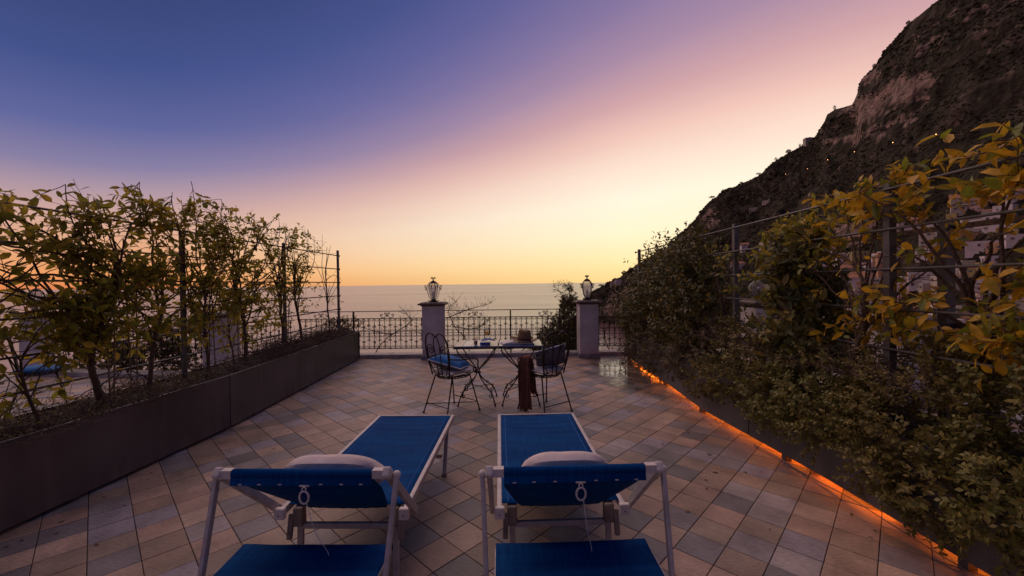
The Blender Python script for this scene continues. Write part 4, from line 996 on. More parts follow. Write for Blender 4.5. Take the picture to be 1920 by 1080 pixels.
def chair(loc, rz, label, mirror=1, scarf=False, group='wrought iron bistro armchairs'):
    """local: faces +y, origin at centre of the seat on the floor"""
    r = empty('bistro_chair', loc, rz, label, 'chair', group)
    zs = .45; z = Vector((0, 0, 1))
    ring = [(.205 * cos(t) * (1 if sin(t) > 0 else .92), .205 * sin(t), zs) for t in [2 * pi * k / 28 for k in range(29)]]
    q = MB(); q.tube(ring, .009, 6, cap=False)
    q.tube([(x * .93, y * .93, zs - .022) for x, y, _ in ring], .006, 5, cap=False)
    for k in range(28):
        a, c = ring[k], ring[(k + 1) % 28]; q.tube([(a[0], a[1], zs), (c[0] * .93, c[1] * .93, zs - .022)], .004, 4, cap=False)
    q.build('seat_ring', iron, r, True)
    for i in range(-2, 3):
        w = sqrt(.2 ** 2 - (i * .065) ** 2); MB().bar((i * .065, -w, zs - .004), (i * .065, w, zs - .004), .018, .004).build('seat_slat', iron, r)
    legs = [(-.15, -.14, -.22, -.27), (.15, -.14, .20, -.27), (-.16, .12, -.23, .21), (.16, .12, .23, .21)]
    for x0, y0, x1, y1 in legs:
        q = MB(); q.tube([(x0, y0, zs), (x1, y1, .01)], .0085, 6); q.ball((x1, y1, .012), .014, 6); q.build('leg', iron, r, True)
    q = MB(); f = .26
    def lp(l, f): return (l[2] + (l[0] - l[2]) * f, l[3] + (l[1] - l[3]) * f, zs * f)
    q.tube([lp(legs[0], f), lp(legs[1], f)], .0055, 5); q.tube([lp(legs[2], f), lp(legs[3], f)], .0055, 5)
    q.tube([lp(legs[0], f * .9), lp(legs[3], f * .9)], .005, 5); q.build('stretcher', iron, r, True)
    # back, leaning slightly
    def bk(x, h): return Vector((x, -.185 - (h - zs) * .16, h))
    out = catmull([bk(-.15, zs), bk(-.185, .60), bk(-.205, .76), bk(-.175, .90), bk(-.11, .955), bk(-.045, .945), bk(0, .915), bk(.045, .945), bk(.11, .955), bk(.175, .90), bk(.205, .76), bk(.185, .60), bk(.15, zs)], 6)
    MB().tube(out, .0095, 6).build('back_frame', iron, r, True)
    q = MB()
    loop = catmull([bk(-.03, zs + .01), bk(-.045, .68), bk(-.05, .82), bk(-.03, .90), bk(0, .915), bk(.03, .90), bk(.05, .82), bk(.045, .68), bk(.03, zs + .01)], 5); q.tube(loop, .0062, 5)
    for s in (-1, 1):
        cc = bk(s * .115, .76); u = Vector((s, 0, 0)); v = (bk(0, 1) - bk(0, 0)).normalized()
        P = [bk(s * .10, zs + .02), bk(s * .175, .62)] + spiral(cc, u, v, .068, 1.55, radians(-20), 20, 1, .22)
        q.tube(catmull(P[:3], 3)[:-1] + P[2:], .0062, 5)
        q.ball(tuple(P[-1]), .010, 6)
    q.tube([bk(-.17, .545), bk(.17, .545)], .005, 5)
    q.build('back_scrolls', iron, r, True)
    for s in (-1, 1):
        q = MB(); P = catmull([bk(s * .193, .67), Vector((s * .245, -.10, .655)), Vector((s * .265, .05, .65)), Vector((s * .258, .16, .62)), Vector((s * .235, .185, .54))], 6)
        q.tube(P, .0085, 6); q.tube([P[-1]] + spiral(Vector((s * .235, .145, .51)), (0, 1, 0), z, .045, 1.35, radians(15), 16, -1, .2), .0075, 5)
        q.tube(catmull([Vector((s * .235, .185, .54)), Vector((s * .23, .20, .50)), Vector((s * .16, .13, zs))], 5), .007, 5)
        q.build('arm', iron, r, True)
    return r
la = radians(-41)
chair((-.72, 4.82, 0), la, 'left wrought iron chair with a blue cushion, beside the wine table')
ra = radians(37)
rc = chair((.365, 4.83, 0), ra, 'right wrought iron chair with grey-backed cushion and a scarf over its arm')
pillow((-.72, 4.82, .495), (0, 0, la), 'flat cream seat pad on the left bistro chair', .20, .20, .04, seatpad_m, group='seat pads', name='seat_pad', cat='cushion')
pillow((.365, 4.83, .495), (0, 0, ra), 'flat cream seat pad on the right bistro chair', .20, .20, .04, seatpad_m, group='seat pads', name='seat_pad', cat='cushion')
pillow((-.75, 4.80, .585), (radians(-4), radians(13), -.25), 'blue cushion with grey underside lying tilted on the left bistro chair', .21, .18, .075, cushion_blue, piping_m, name='cushion', cat='cushion', two=cushion_grey)
pillow((.45, 4.78, .635), (radians(-52), radians(-14), .12), 'blue cushion with grey back propped in the right bistro chair', .19, .17, .055, cushion_blue, piping_m, name='cushion', cat='cushion', two=cushion_grey)

# scarf over the arm of the right chair
def scarf(x, y):
    b = MB(); n = 12
    def strip(x0, w0, prof, ph):
        P = catmull([Vector((0, a, c)) for a, c in prof], 4); base = len(b.v)
        for j, p in enumerate(P):
            v = j / (len(P) - 1)
            for i in range(n + 1):
                u = i / n - .5; w = w0 * (.72 + .38 * abs(v - .42) * 2 + .05 * sin(v * 11 + ph)); fo = .024 * sin(u * 17 + ph + v * 2) * (.5 + abs(v - .4)) + .007 * sin(u * 38 + v * 7)
                b.v.append((x + x0 + u * w + .012 * sin(v * 7 + ph), y + p.y + fo, p.z - .012 * sin(u * 9 + ph) * (v > .8 or v < .1)))
        for j in range(len(P) - 1):
            for i in range(n):
                q = base + j * (n + 1) + i; b.f.append((q, q + 1, q + n + 2, q + n + 1)); b.m.append(0)
    strip(-.012, .095, [(.085, .30), (.075, .45), (.05, .60), (.015, .655), (-.015, .665), (-.04, .64), (-.055, .50), (-.055, .30), (-.06, .12), (-.058, .05)], 0)
    strip(.045, .075, [(.07, .22), (.06, .42), (.04, .60), (.01, .665), (-.02, .672), (-.045, .64), (-.062, .50), (-.07, .34), (-.066, .20), (-.062, .07)], 2.1)
    o = b.build('scarf', scarf_m, None, True); o.modifiers.new('solid', 'SOLIDIFY').thickness = .006
    tag(o, 'brown woollen scarf hanging over the arm of the right bistro chair', 'scarf'); o.location = (.155, 4.705, 0); o.rotation_euler = (0, 0, radians(-30))
    q = MB()
    for i in range(26):
        xx = x + (-.5 + i / 25) * .105; q.tube([(xx, y - .055, .06), (xx + rnd.uniform(-.004, .004), y - .057, .022)], .0016, 3)
    q.build('fringe', scarf_m, o, kind='stuff')
scarf(0, 0)

# things on the tables
TZ = .7545
r = empty('wine_glass', (-.33, 5.17, TZ), 0, 'stemmed glass of yellow wine on the left bistro table', 'wine glass')
MB().lathe([(.001, 0), (.034, .001), (.033, .004), (.005, .008), (.0035, .03), (.0035, .085), (.012, .094), (.030, .112), (.038, .14), (.038, .165), (.032, .20), (.0305, .20), (.0365, .165), (.0365, .14), (.029, .114), (.001, .097)], 20).build('glass_bowl', glass_m, r, True)
MB().lathe([(.001, .0975), (.0285, .1145), (.036, .14), (.0362, .150), (.001, .150)], 20).build('wine', wine_m, r, True)
b = MB(); b.box((0, 0, .0175), (.13, .10, .033)); o = b.build('box', boxblue_m, None, loc=(-.345, 5.06, TZ), rot=(0, 0, .05)); bevel(o, .004); tag(o, 'small blue box at the front edge of the left bistro table', 'box')
b = MB(); n = 14
for j in range(n + 1):
    for i in range(n + 1):
        u, v = i / n - .5, j / n - .5; b.v.append((u * .15 + .01 * sin(v * 9), v * .12, .022 + .016 * mn.noise(Vector((u * 8, v * 8, 2))) + .018 * (1 - abs(u) * 2)))
for j in range(n):
    for i in range(n): q = j * (n + 1) + i; b.f.append((q, q + 1, q + n + 2, q + n + 1)); b.m.append(0)
o = b.build('napkin', napkin_m, None, True, loc=(-.31, 5.16 - .10, TZ + .0335), rot=(0, 0, .2)); o.modifiers.new('solid', 'SOLIDIFY').thickness = .004; tag(o, 'crumpled blue-grey napkin on the small blue box', 'napkin')
r = empty('flower_pot', (-.47, 5.12, TZ), 0, 'tiny pot of magenta and yellow flowers on the left bistro table', 'flowers')
MB().lathe([(.001, 0), (.02, 0), (.026, .035), (.024, .035), (.001, .03)], 12).build('pot', hat_m, r, True)
for k in range(11):
    a = k * 2.4; rr_ = .008 + .0035 * k; c = (rr_ * cos(a) * .9 + (.02 if k % 3 == 0 else -.004), rr_ * sin(a), .045 + .004 * (k % 4) + (.025 if k % 3 == 0 else 0)); q = MB()
    for j in range(5):
        t_ = j * 2 * pi / 5; q.face([c, (c[0] + .014 * cos(t_ - .4), c[1] + .014 * sin(t_ - .4), c[2] + .008), (c[0] + .018 * cos(t_), c[1] + .018 * sin(t_), c[2] + .006), (c[0] + .014 * cos(t_ + .4), c[1] + .014 * sin(t_ + .4), c[2] + .008)])
    q.tube([(0, 0, .02), c], .0015, 3); q.build('blossom', yellow_m if k % 3 == 0 else flower_m, r)
# open book
r = empty('book', (.06, 5.12, TZ), radians(6), 'open book lying under the hat on the right bistro table', 'book')
MB().box((0, 0, .003), (.40, .24, .005)).build('cover', bookcover_m, r)
for s in (-1, 1):
    b = MB(); pr = [(0, .006), (.03, .028), (.09, .034), (.15, .026), (.19, .012)]
    for x, zz in pr:
        for y in (-.11, .11): b.v.append((s * x, y, zz))
    for i in range(4): q = i * 2; b.f.append((q, q + 1, q + 3, q + 2)); b.m.append(0)
    nb = len(b.v)
    for x, zz in pr:
        for y in (-.11, .11): b.v.append((s * x, y, .006))
    for i in range(4):
        for y in (0, 1): q = i * 2 + y; b.f.append((q, q + 2, nb + q + 2, nb + q)); b.m.append(0)
    b.f.append((8, 9, nb + 9, nb + 8)); b.m.append(0)
    b.build('page_block', paper_m, r)
# hat
r = empty('hat', (.145, 5.12, TZ + .036), radians(-14), 'brown felt hat with a pinched crown resting on the open book', 'hat')
b = MB(); n = 32
prof = [(.075, .0), (.10, -.004), (.135, 0), (.155, .010), (.158, .014), (.155, .014), (.135, .005), (.10, .002), (.082, .004), (.080, .03), (.076, .07), (.070, .098), (.058, .112), (.035, .106), (.001, .095)]
for rr_, zz in prof:
    for j in range(n):
        t_ = 2 * pi * j / n; up = .016 * abs(cos(t_)) ** 3 * max(0, (rr_ - .09) / .07) - .010 * abs(sin(t_)) ** 2 * max(0, (rr_ - .09) / .07)
        pinch = 1 - .16 * max(0, (zz - .05) / .06) * (abs(sin(t_)) ** 4)
        b.v.append((rr_ * cos(t_) * 1.04 * pinch, rr_ * sin(t_) * .9, zz + up + (.012 * cos(t_) ** 2 if zz > .09 and rr_ > .03 else 0)))
for i in range(len(prof) - 1):
    for j in range(n): q = i * n; b.f.append((q + j, q + (j + 1) % n, q + n + (j + 1) % n, q + n + j)); b.m.append(0)
b.build('felt_body', hat_m, r, True, rot=(0, radians(5), 0)); r.scale = (1.05, 1.05, 1.15)
MB().lathe([(.0835, .006), (.0825, .03)], 32, sx=1.04, sy=.9).build('hat_band', hatband_m, r, True, rot=(0, radians(5), 0))
b = MB(); b.box((0, 0, .001), (.18, .13, .0015)); o = b.build('postcard', paper_m, None, loc=(-.10, 5.20, TZ + .001), rot=(0, 0, .4)); tag(o, 'pale printed card on the right table, left of the open book', 'card')

# neighbour's terrace on the left
chair((-6.15, 5.25, 0), radians(-40), 'iron chair on the neighbouring left terrace, seen through the lemon leaves', group=None)
pillow((-6.15, 5.25, .49), (0, 0, .4), 'blue seat cushion on the chair of the left terrace', .2, .2, .045, cushion_blue, name='seat_pad', cat='cushion')
table((-5.75, 5.95, 0), .4, 'iron table on the neighbouring left terrace', 5)

# fallen leaves on the tiles
rg = np.random.RandomState(9); n = 110
P = np.stack([rg.uniform(.9, 2.2, n), rg.uniform(2.2, 7.6, n), np.full(n, .004)], 1)
P[70:, 0] = -3.0 + rg.rand(n - 70) ** 2 * .9; P[:70, 0] = 2.22 - rg.rand(70) ** 2 * 1.3
D = rg.normal(size=(n, 3)); D[:, 2] = 0
tag(link('fallen_leaves', leaves_mesh('fallen_leaves', P, D, np.tile((0, 0, 1.), (n, 1)), rg.uniform(.018, .048, n), leaf_dry), None), 'scattered dry leaves lying on the terrace tiles', 'leaves', kind='stuff')

# ================================================================== sea
sea_m = bpy.data.materials.new('sea_water'); sea_m.use_nodes = True; t = sea_m.node_tree; b_ = t.nodes['Principled BSDF']
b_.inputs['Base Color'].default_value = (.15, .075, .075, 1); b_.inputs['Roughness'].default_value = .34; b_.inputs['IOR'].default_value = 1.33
ge = t.nodes.new('ShaderNodeNewGeometry'); mp = t.nodes.new('ShaderNodeMapping'); mp.inputs['Scale'].default_value = (.0004, .0020, 1); t.links.new(ge.outputs['Position'], mp.inputs[0])
nz = t.nodes.new('ShaderNodeTexNoise'); nz.inputs['Scale'].default_value = 1; nz.inputs['Detail'].default_value = 6; t.links.new(mp.outputs[0], nz.inputs['Vector'])
mr = t.nodes.new('ShaderNodeMapRange'); mr.inputs[1].default_value = .3; mr.inputs[2].default_value = .7; mr.inputs[3].default_value = .19; mr.inputs[4].default_value = .27
t.links.new(nz.outputs[0], mr.inputs[0]); t.links.new(mr.outputs[0], b_.inputs['Roughness'])
n3 = t.nodes.new('ShaderNodeTexNoise'); n3.inputs['Scale'].default_value = .08; n3.inputs['Detail'].default_value = 6; t.links.new(ge.outputs['Position'], n3.inputs['Vector'])
bp = t.nodes.new('ShaderNodeBump'); bp.inputs['Strength'].default_value = .35; bp.inputs['Distance'].default_value = 1.2; t.links.new(n3.outputs[0], bp.inputs['Height']); t.links.new(bp.outputs[0], b_.inputs['Normal'])
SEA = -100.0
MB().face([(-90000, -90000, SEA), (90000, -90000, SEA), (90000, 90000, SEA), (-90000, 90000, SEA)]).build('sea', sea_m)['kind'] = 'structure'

# ================================================================== mountain
SIL = [(9.6, -3.4), (10.48, -2.28), (11.22, -1.46), (11.95, -1.03), (13.39, -0.67), (15.18, 0.12), (16.25, 1.56), (18.67, 2.72), (21.03, 4.06), (23.32, 6.58), (24.9, 8.09), (25.84, 9.54), (26.76, 10.31), (28.54, 11.27), (29.41, 11.61), (31.39, 12.28), (33.02, 13.66), (34.48, 14.41), (35.85, 15.08), (37.07, 15.73), (37.79, 16.89), (38.03, 17.69), (38.72, 18.06), (40.21, 18.25), (40.73, 19.38), (40.87, 20.35), (42.01, 21.22), (42.84, 22.38), (44.42, 23.96), (45.73, 24.67), (46.81, 25.07), (49.0, 26.51), (51.74, 27.75), (58, 30), (66, 31), (80, 29), (100, 25)]
SB = [s[0] for s in SIL]; SE = [s[1] for s in SIL]
def ridge_e(a): return radians(float(np.interp(a, SB, SE)))
def rr_of(a): return float(np.interp(a, [9, 12, 20, 30, 40, 52, 70, 100], [1260, 1250, 1200, 1120, 1000, 860, 800, 800]))
def rb_of(a): return float(np.interp(a, [9, 12, 20, 30, 40, 52, 70, 100], [1180, 1060, 860, 640, 400, 270, 200, 180]))
def terr(a, s):
    """bearing in degrees, s 0..1 from shore to ridge, above 1 behind it -> x, y, z"""
    R0, R1 = rb_of(a), rr_of(a); zr = EYE.z + R1 * tan(ridge_e(a)); r = R0 + (R1 - R0) * s
    ar = radians(a)
    if s <= 1:
        steep = float(np.interp(a, [9, 14, 24, 40, 55], [.22, .25, .55, .95, 1.15]))
        p = s ** steep
        # road and garden terraces on the lower slope
        q = p * 16; p2 = (math.floor(q) + min(1, max(0, (q - math.floor(q) - .5) * 2.6))) / 16
        k = max(0, 1 - abs(p - .45) / .35) * .35; p = p * (1 - k) + p2 * k
        z = SEA + (zr - SEA) * p
    else: z = zr - (s - 1) * (R1 - R0) * .5
    v = Vector((r * sin(ar) * .006, r * cos(ar) * .006, z * .004))
    amp = min(1, s * 5) * (1 if s < .92 else max(.06, (1 - s) / .08 * .94 + .06) if s < 1 else .06)
    nn = mn.fractal(v * 1.2, .9, 2.1, 6)
    rdg = 1 - abs(mn.fractal(v * 2.1 + Vector((7, 3, 1)), .8, 2.1, 5)) * 2
    z += amp * (22 * nn + 12 * (rdg - .6)) * (.35 + .65 * min(1, s * 2))
    z += amp * 5.5 * sin(z * .11 + 3 * nn) * (1 if s < .97 else 0)
    if s > .2: z += 5 * mn.fractal(v * 9, .8, 2.1, 3) * max(.25, amp)
    return r * sin(ar), r * cos(ar), z
angs = list(np.concatenate([np.arange(9.6, 56, .16), np.arange(56, 100, .9)])); ss = list(np.linspace(0, 1, 150)) + [1.03, 1.1, 1.25, 1.6, 2.2]
V = []; rock = []
for a in angs:
    for s in ss:
        p = terr(a, s); V.append(p if s > 0 else (p[0], p[1], SEA - 6))
        e = math.degrees(atan2(p[2] - EYE.z, math.hypot(p[0], p[1]))); k = 0.0
        n_ = mn.fractal(Vector((a * .55, e * .9, 3)), 1, 2, 4)
        for ca, ce, ra_, re_, w_ in ((44.2, 18.6, 2.2, 1.5, 1), (41.2, 17.6, 1.6, 1.6, 1), (41.8, 20.6, .9, 1.2, .6), (43.0, 15.5, 2.4, .35, .7), (40, 14.9, 3, .4, .7), (14.5, -2.5, 2.5, 2.2, .5), (26, 8, 1.5, 1.6, .5), (40.3, 5.0, 2, 1.5, .7), (50, 23, 2, 1, .35), (46, 22.2, 1.2, 1, .45)):
            dd_ = ((a - ca) / ra_) ** 2 + ((e - ce) / re_) ** 2
            k = max(k, w_ * max(0, 1.25 - dd_) + n_ * .5 * (dd_ < 2.2))
        rock.append(min(1, max(0, k)))
ns = len(ss); F = []
for i in range(len(angs) - 1):
    for j in range(ns - 1): q = i * ns + j; F.append((q, q + ns, q + ns + 1, q + 1))
me = bpy.data.meshes.new('mountain'); me.from_pydata(V, [], F); me.polygons.foreach_set('use_smooth', [True] * len(F))
at = me.attributes.new('rock', 'FLOAT', 'POINT'); at.data.foreach_set('value', rock)
mm = bpy.data.materials.new('mountain_scrub_and_rock'); mm.use_nodes = True; t = mm.node_tree; b_ = t.nodes['Principled BSDF']; b_.inputs['Roughness'].default_value = .95; b_.inputs['Specular IOR Level'].default_value = .1
ge = t.nodes.new('ShaderNodeNewGeometry'); att = t.nodes.new('ShaderNodeAttribute'); att.attribute_name = 'rock'
def nz_(s, d):
    n = t.nodes.new('ShaderNodeTexNoise'); n.inputs['Scale'].default_value = s; n.inputs['Detail'].default_value = d; t.links.new(ge.outputs['Position'], n.inputs['Vector']); return n.outputs[0]
def ramp_(x, st):
    r_ = t.nodes.new('ShaderNodeValToRGB'); e = r_.color_ramp.elements; e[0].position = st[0][0]; e[0].color = (*st[0][1], 1); e[1].position = st[1][0]; e[1].color = (*st[1][1], 1)
    for p, c in st[2:]: q_ = e.new(p); q_.color = (*c, 1)
    t.links.new(x, r_.inputs[0]); return r_.outputs[0]
veg = ramp_(nz_(.045, 8), [(.38, (.026, .022, .015)), (.66, (.075, .056, .042)), (.54, (.044, .037, .024)), (.76, (.15, .105, .08))])
rk = ramp_(nz_(.11, 8), [(.35, (.09, .062, .05)), (.6, (.29, .19, .15)), (.48, (.18, .12, .095))])
ad_ = t.nodes.new('ShaderNodeMath'); ad_.operation = 'ADD'; t.links.new(att.outputs['Fac'], ad_.inputs[0])
n4 = t.nodes.new('ShaderNodeMapRange'); n4.inputs[1].default_value = .35; n4.inputs[2].default_value = .65; n4.inputs[3].default_value = -.45; n4.inputs[4].default_value = .38; t.links.new(nz_(.06, 6), n4.inputs[0]); t.links.new(n4.outputs[0], ad_.inputs[1])
st_ = t.nodes.new('ShaderNodeMapRange'); st_.inputs[1].default_value = .28; st_.inputs[2].default_value = .55; t.links.new(ad_.outputs[0], st_.inputs[0])
mx_ = t.nodes.new('ShaderNodeMix'); mx_.data_type = 'RGBA'; t.links.new(st_.outputs[0], mx_.inputs[0]); t.links.new(veg, mx_.inputs[6]); t.links.new(rk, mx_.inputs[7]); t.links.new(mx_.outputs[2], b_.inputs['Base Color'])
bp = t.nodes.new('ShaderNodeBump'); bp.inputs['Strength'].default_value = 1; bp.inputs['Distance'].default_value = 9; t.links.new(nz_(.09, 9), bp.inputs['Height']); t.links.new(bp.outputs[0], b_.inputs['Normal'])
me.materials.append(mm); link('mountain', me)['kind'] = 'structure'
rock_a = np.array(rock).reshape(len(angs), ns)

# hill under the terrace
b = MB(); nr, na = 26, 72
for i in range(nr):
    f = i / (nr - 1); r_ = 13 + 260 * f ** 1.6
    for j in range(na):
        a = 2 * pi * j / na; z = -9 - 96 * min(1, f * 1.3) ** .85 + 4 * mn.fractal(Vector((r_ * cos(a) * .03, r_ * sin(a) * .03, 1)), 1, 2, 4) * min(1, f * 4)
        if sin(a) < -.2 : z = max(z, -9 + 40 * f * (-sin(a)))
        b.v.append((r_ * cos(a), r_ * sin(a) + 3, z))
for i in range(nr - 1):
    for j in range(na): q = i * na; b.f.append((q + j, q + na + j, q + na + (j + 1) % na, q + (j + 1) % na)); b.m.append(0)
hill_m = mat('hillside_scrub', (.05, .05, .025), .95, var=.6, vscale=.3, bump=1, bscale=1.5, col2=(.12, .085, .06))
b.build('hillside', hill_m)['kind'] = 'structure'
# faint headland beyond
b = MB()
hp = [(5200, 12.7, 0), (5200, 12.9, 16), (5250, 13.6, 38), (5300, 14.4, 58), (5300, 15.4, 92), (5400, 16.8, 150), (5500, 19, 240)]
for r_, a, h_ in hp:
    for dr in (0, 900): b.v.append(((r_ + dr) * sin(radians(a)), (r_ + dr) * cos(radians(a)), SEA + h_ * (1 if dr else .9)))
    b.v.append(((r_ - 60) * sin(radians(a)), (r_ - 60) * cos(radians(a)), SEA - 5))
for i in range(len(hp) - 1): q = i * 3; b.f += [(q, q + 3, q + 4, q + 1), (q + 2, q + 5, q + 3, q)]; b.m += [0, 0]
b.build('far_headland', mat('far_headland', (.22, .15, .15), .9))['kind'] = 'structure'

# scrub clumps over the slopes
rs = np.random.RandomState(5)
ico_v = np.array([(0, 0, 1), (.89, 0, .45), (.28, .85, .45), (-.72, .53, .45), (-.72, -.53, .45), (.28, -.85, .45), (.8, .5, -.3), (-.3, .9, -.3), (-.95, 0, -.3), (-.3, -.9, -.3), (.8, -.5, -.3)])
ico_f = [(0, 1, 2), (0, 2, 3), (0, 3, 4), (0, 4, 5), (0, 5, 1), (1, 6, 2), (2, 7, 3), (3, 8, 4), (4, 9, 5), (5, 10, 1), (2, 6, 7), (3, 7, 8), (4, 8, 9), (5, 9, 10), (1, 10, 6)]
cl = []
for _ in range(46000):
    ia = rs.randint(0, 290); js = int(149 * (rs.rand() ** .8)) if rs.rand() > .08 else rs.randint(140, 150)
    if rs.rand() < rock_a[ia, js] * .95: continue
    p = V[ia * ns + js]; q = V[(ia + 1) * ns + js]; f = rs.rand(); c = [p[k] * (1 - f) + q[k] * f for k in range(3)]
    if mn.noise(Vector((c[0] * .02, c[1] * .02, c[2] * .02))) < -.28: continue
    dist = math.hypot(c[0], c[1]); cl.append((c, rs.uniform(.7, 1.9) * (1.6 if rs.rand() < .12 else 1) * dist / 800))
n = len(cl); cc = np.array([c for c, _ in cl]); sz = np.array([s for _, s in cl])
jit = 1 + rs.uniform(-.35, .35, size=(n, len(ico_v), 1)); VV = (cc[:, None, :] + ico_v[None] * jit * sz[:, None, None] * np.array((1, 1, .9))).reshape(-1, 3)
me = bpy.data.meshes.new('scrub'); fl = np.array(ico_f); al = (fl[None] + (np.arange(n) * len(ico_v))[:, None, None]).reshape(-1)
me.vertices.add(len(VV)); me.vertices.foreach_set('co', VV.astype(np.float32).reshape(-1)); me.loops.add(len(al)); me.loops.foreach_set('vertex_index', al.astype(np.int32))
me.polygons.add(len(al) // 3); me.polygons.foreach_set('loop_start', np.arange(0, len(al), 3).astype(np.int32)); me.polygons.foreach_set('loop_total', np.full(len(al) // 3, 3, np.int32))
me.update(calc_edges=True)
scrub_m = leaf_mat('hill_scrub', [(0, (.022, .021, .012)), (.5, (.036, .032, .018)), (.85, (.06, .045, .028)), (1, (.10, .07, .05))], rough=.95, trans=0.0, spec=.05)
me.materials.append(scrub_m); tag(link('scrub', me), 'dark maquis scrub covering the mountain slopes', 'scrub', kind='stuff')

def locate(a, e):
    """first point of the slope met at that bearing and elevation"""
    te = tan(radians(e)); prev = None
    for k in range(2, 401):
        p = terr(a, k / 400)
        if p[2] >= EYE.z + math.hypot(p[0], p[1]) * te: return p
    return terr(a, 1)

# trees standing on the ridge line
TREES = [(26.45, 10.3, 8, 'umbrella'), (27.36, 10.85, 5, 'round'), (28.07, 11.05, 5, 'umbrella'), (29.7, 11.7, 6, 'round'), (31.5, 12.3, 6, 'umbrella'), (33.28, 13.7, 7, 'thin'), (34.48, 14.4, 8, 'round'), (38.72, 18.1, 7, 'thin'), (35.6, 15.0, 6, 'thin'), (42.01, 21.2, 6, 'round'), (44.53, 24.0, 6, 'round'), (12.5, -1.0, 9, 'umbrella'), (13.9, -.35, 8, 'umbrella'), (15.6, .7, 12, 'round'), (24.78, 8.0, 6, 'round')]
TL = ['lone umbrella pine at the lowest step of the mountain ridge', 'small round tree beside the lowest umbrella pine on the ridge', 'second small umbrella pine on the low ridge', 'round-crowned tree above the low cliff, mid ridge', 'broad pine leaning over the pale part of the ridge',
      'thin sparse tree on the steepening ridge', 'rounded tree on the ridge knoll left of the ruined hut', 'wispy tree row on the rock shoulder of the ridge', 'sparse tree just left of the ruined hut', 'round tree on the high ridge above the rock face', 'topmost round tree on the ridge near the photo top', 'umbrella pine on the tip of the sea headland', 'flat pine beside the white headland house', 'dark round tree above the white headland house', 'small tree half hidden by the evergreen shrub sprigs, low on the ridge']
crown_m = leaf_mat('pine_crown', [(0, (.018, .024, .012)), (.6, (.03, .036, .016)), (1, (.05, .05, .022))], rough=.9, trans=.05, spec=.1)
for (a, e, h_, k), lb in zip(TREES, TL):
    p = terr(a, .995); d_ = math.hypot(p[0], p[1]); h_ *= d_ / 900
    r = empty('ridge_tree', p, 0, lb, 'tree', 'trees on the mountain ridge'); rg = random.Random(int(a * 100))
    MB().tube([(0, 0, -3), (rg.uniform(-.5, .5), 0, h_ * .4), (rg.uniform(-1, 1), 0, h_ * .8)], [h_ * .05, h_ * .035, h_ * .02], 6).build('trunk', bark_m, r)
    P, D, L = [], [], []
    nn_ = {'umbrella': 260, 'round': 320, 'thin': 130}[k]
    for i in range(nn_):
        v = Vector((rg.gauss(0, 1), rg.gauss(0, 1), rg.gauss(0, 1))).normalized() * rg.uniform(.45, 1) ** .6
        if k == 'umbrella': c = Vector((v.x * h_ * .75, v.y * h_ * .75, h_ * .85 + v.z * h_ * .22))
        elif k == 'round': c = Vector((v.x * h_ * .5, v.y * h_ * .5, h_ * .6 + v.z * h_ * .45))
        else: c = Vector((v.x * h_ * .35, v.y * h_ * .35, h_ * .6 + v.z * h_ * .55))
        if mn.noise(c * (.9 / h_ * 6)) < -.15: continue
        P.append(tuple(c)); D.append((rg.gauss(0, 1), rg.gauss(0, 1), rg.gauss(0, 1))); L.append(h_ * rg.uniform(.12, .24))
    tag(link('crown', leaves_mesh('crown', np.array(P), np.array(D), np.array([(rg.gauss(0, 1), rg.gauss(0, 1), 1) for _ in P]), np.array(L), crown_m, wid=1.5), r), kind='stuff')

# ================================================================== town
TOWN = [(39.5, 1.07, 40, 22, 'w'), (38.68, 1.86, 36, 26, 'w'), (42.68, 0.13, 22, 42, 'o'), (41.64, -1.1, 74, 20, 'w'), (40.52, 0.17, 60, 13, 'o'), (41.85, -2.11, 30, 20, 'p'), (41.33, -3.94, 50, 26, 'w'), (42.59, -4.99, 36, 22, 'c'), (41.97, -6.26, 44, 26, 'o'), (46.7, 2.75, 54, 40, 'c'), (48.62, 5.8, 56, 26, 'c'), (50.41, 3.83, 38, 28, 'w'), (50.98, 3.44, 26, 12, 'y'), (49.5, 2.06, 50, 22, 'w'), (45.75, 1.66, 24, 18, 'w'), (46.91, 1.6, 26, 18, 'p'), (51.34, 2.33, 30, 18, 'w'), (51.42, 6.44, 34, 20, 'w'), (39.36, -2.15, 40, 24, 'w'), (40.24, -6.74, 50, 30, 'p'), (38.89, -5.1, 44, 26, 'c'), (44.0, -2.08, 40, 30, 'p'), (45.53, -0.99, 46, 26, 'w'), (47.68, -2.01, 60, 36, 'c'), (49.66, -1.97, 50, 30, 'w'), (51.2, -3.83, 60, 34, 'c'), (44.39, -6.39, 60, 40, 'w'), (47.33, -6.62, 70, 40, 'o'), (41.11, -9.48, 60, 36, 'o'), (50.6, -7.69, 70, 44, 'p'), (44.01, 4.45, 30, 20, 'c'), (52.91, 4.49, 50, 30, 'w'), (53.46, 1.72, 60, 30, 'c'), (52.92, -0.98, 50, 34, 'p'), (55.0, 2.93, 60, 34, 'w'), (55.51, -1.84, 60, 40, 'o'), (32.46, 9.05, 18, 6, 'c'), (37.27, 3.24, 22, 14, 'w'), (30.23, 3.63, 22, 12, 'w'), (32.43, 3.52, 26, 14, 'w'), (27.31, 2.44, 22, 12, 'c'), (31.09, 8.07, 20, 7, 'c'), (36.34, 15.0, 14, 12, 'c'), (15.2, -0.42, 26, 9, 'w'), (14.11, -0.63, 12, 9, 'c'), (29.36, 1.04, 30, 16, 'w')]
rgt = random.Random(77)
for k in range(100):
    a = rgt.uniform(38.3, 53.5); e = rgt.uniform(-7, 6.2 if a > 44 else 2.2); TOWN.append((a, e, rgt.uniform(16, 36), rgt.uniform(11, 22), rgt.choice('wwwpccoy')))
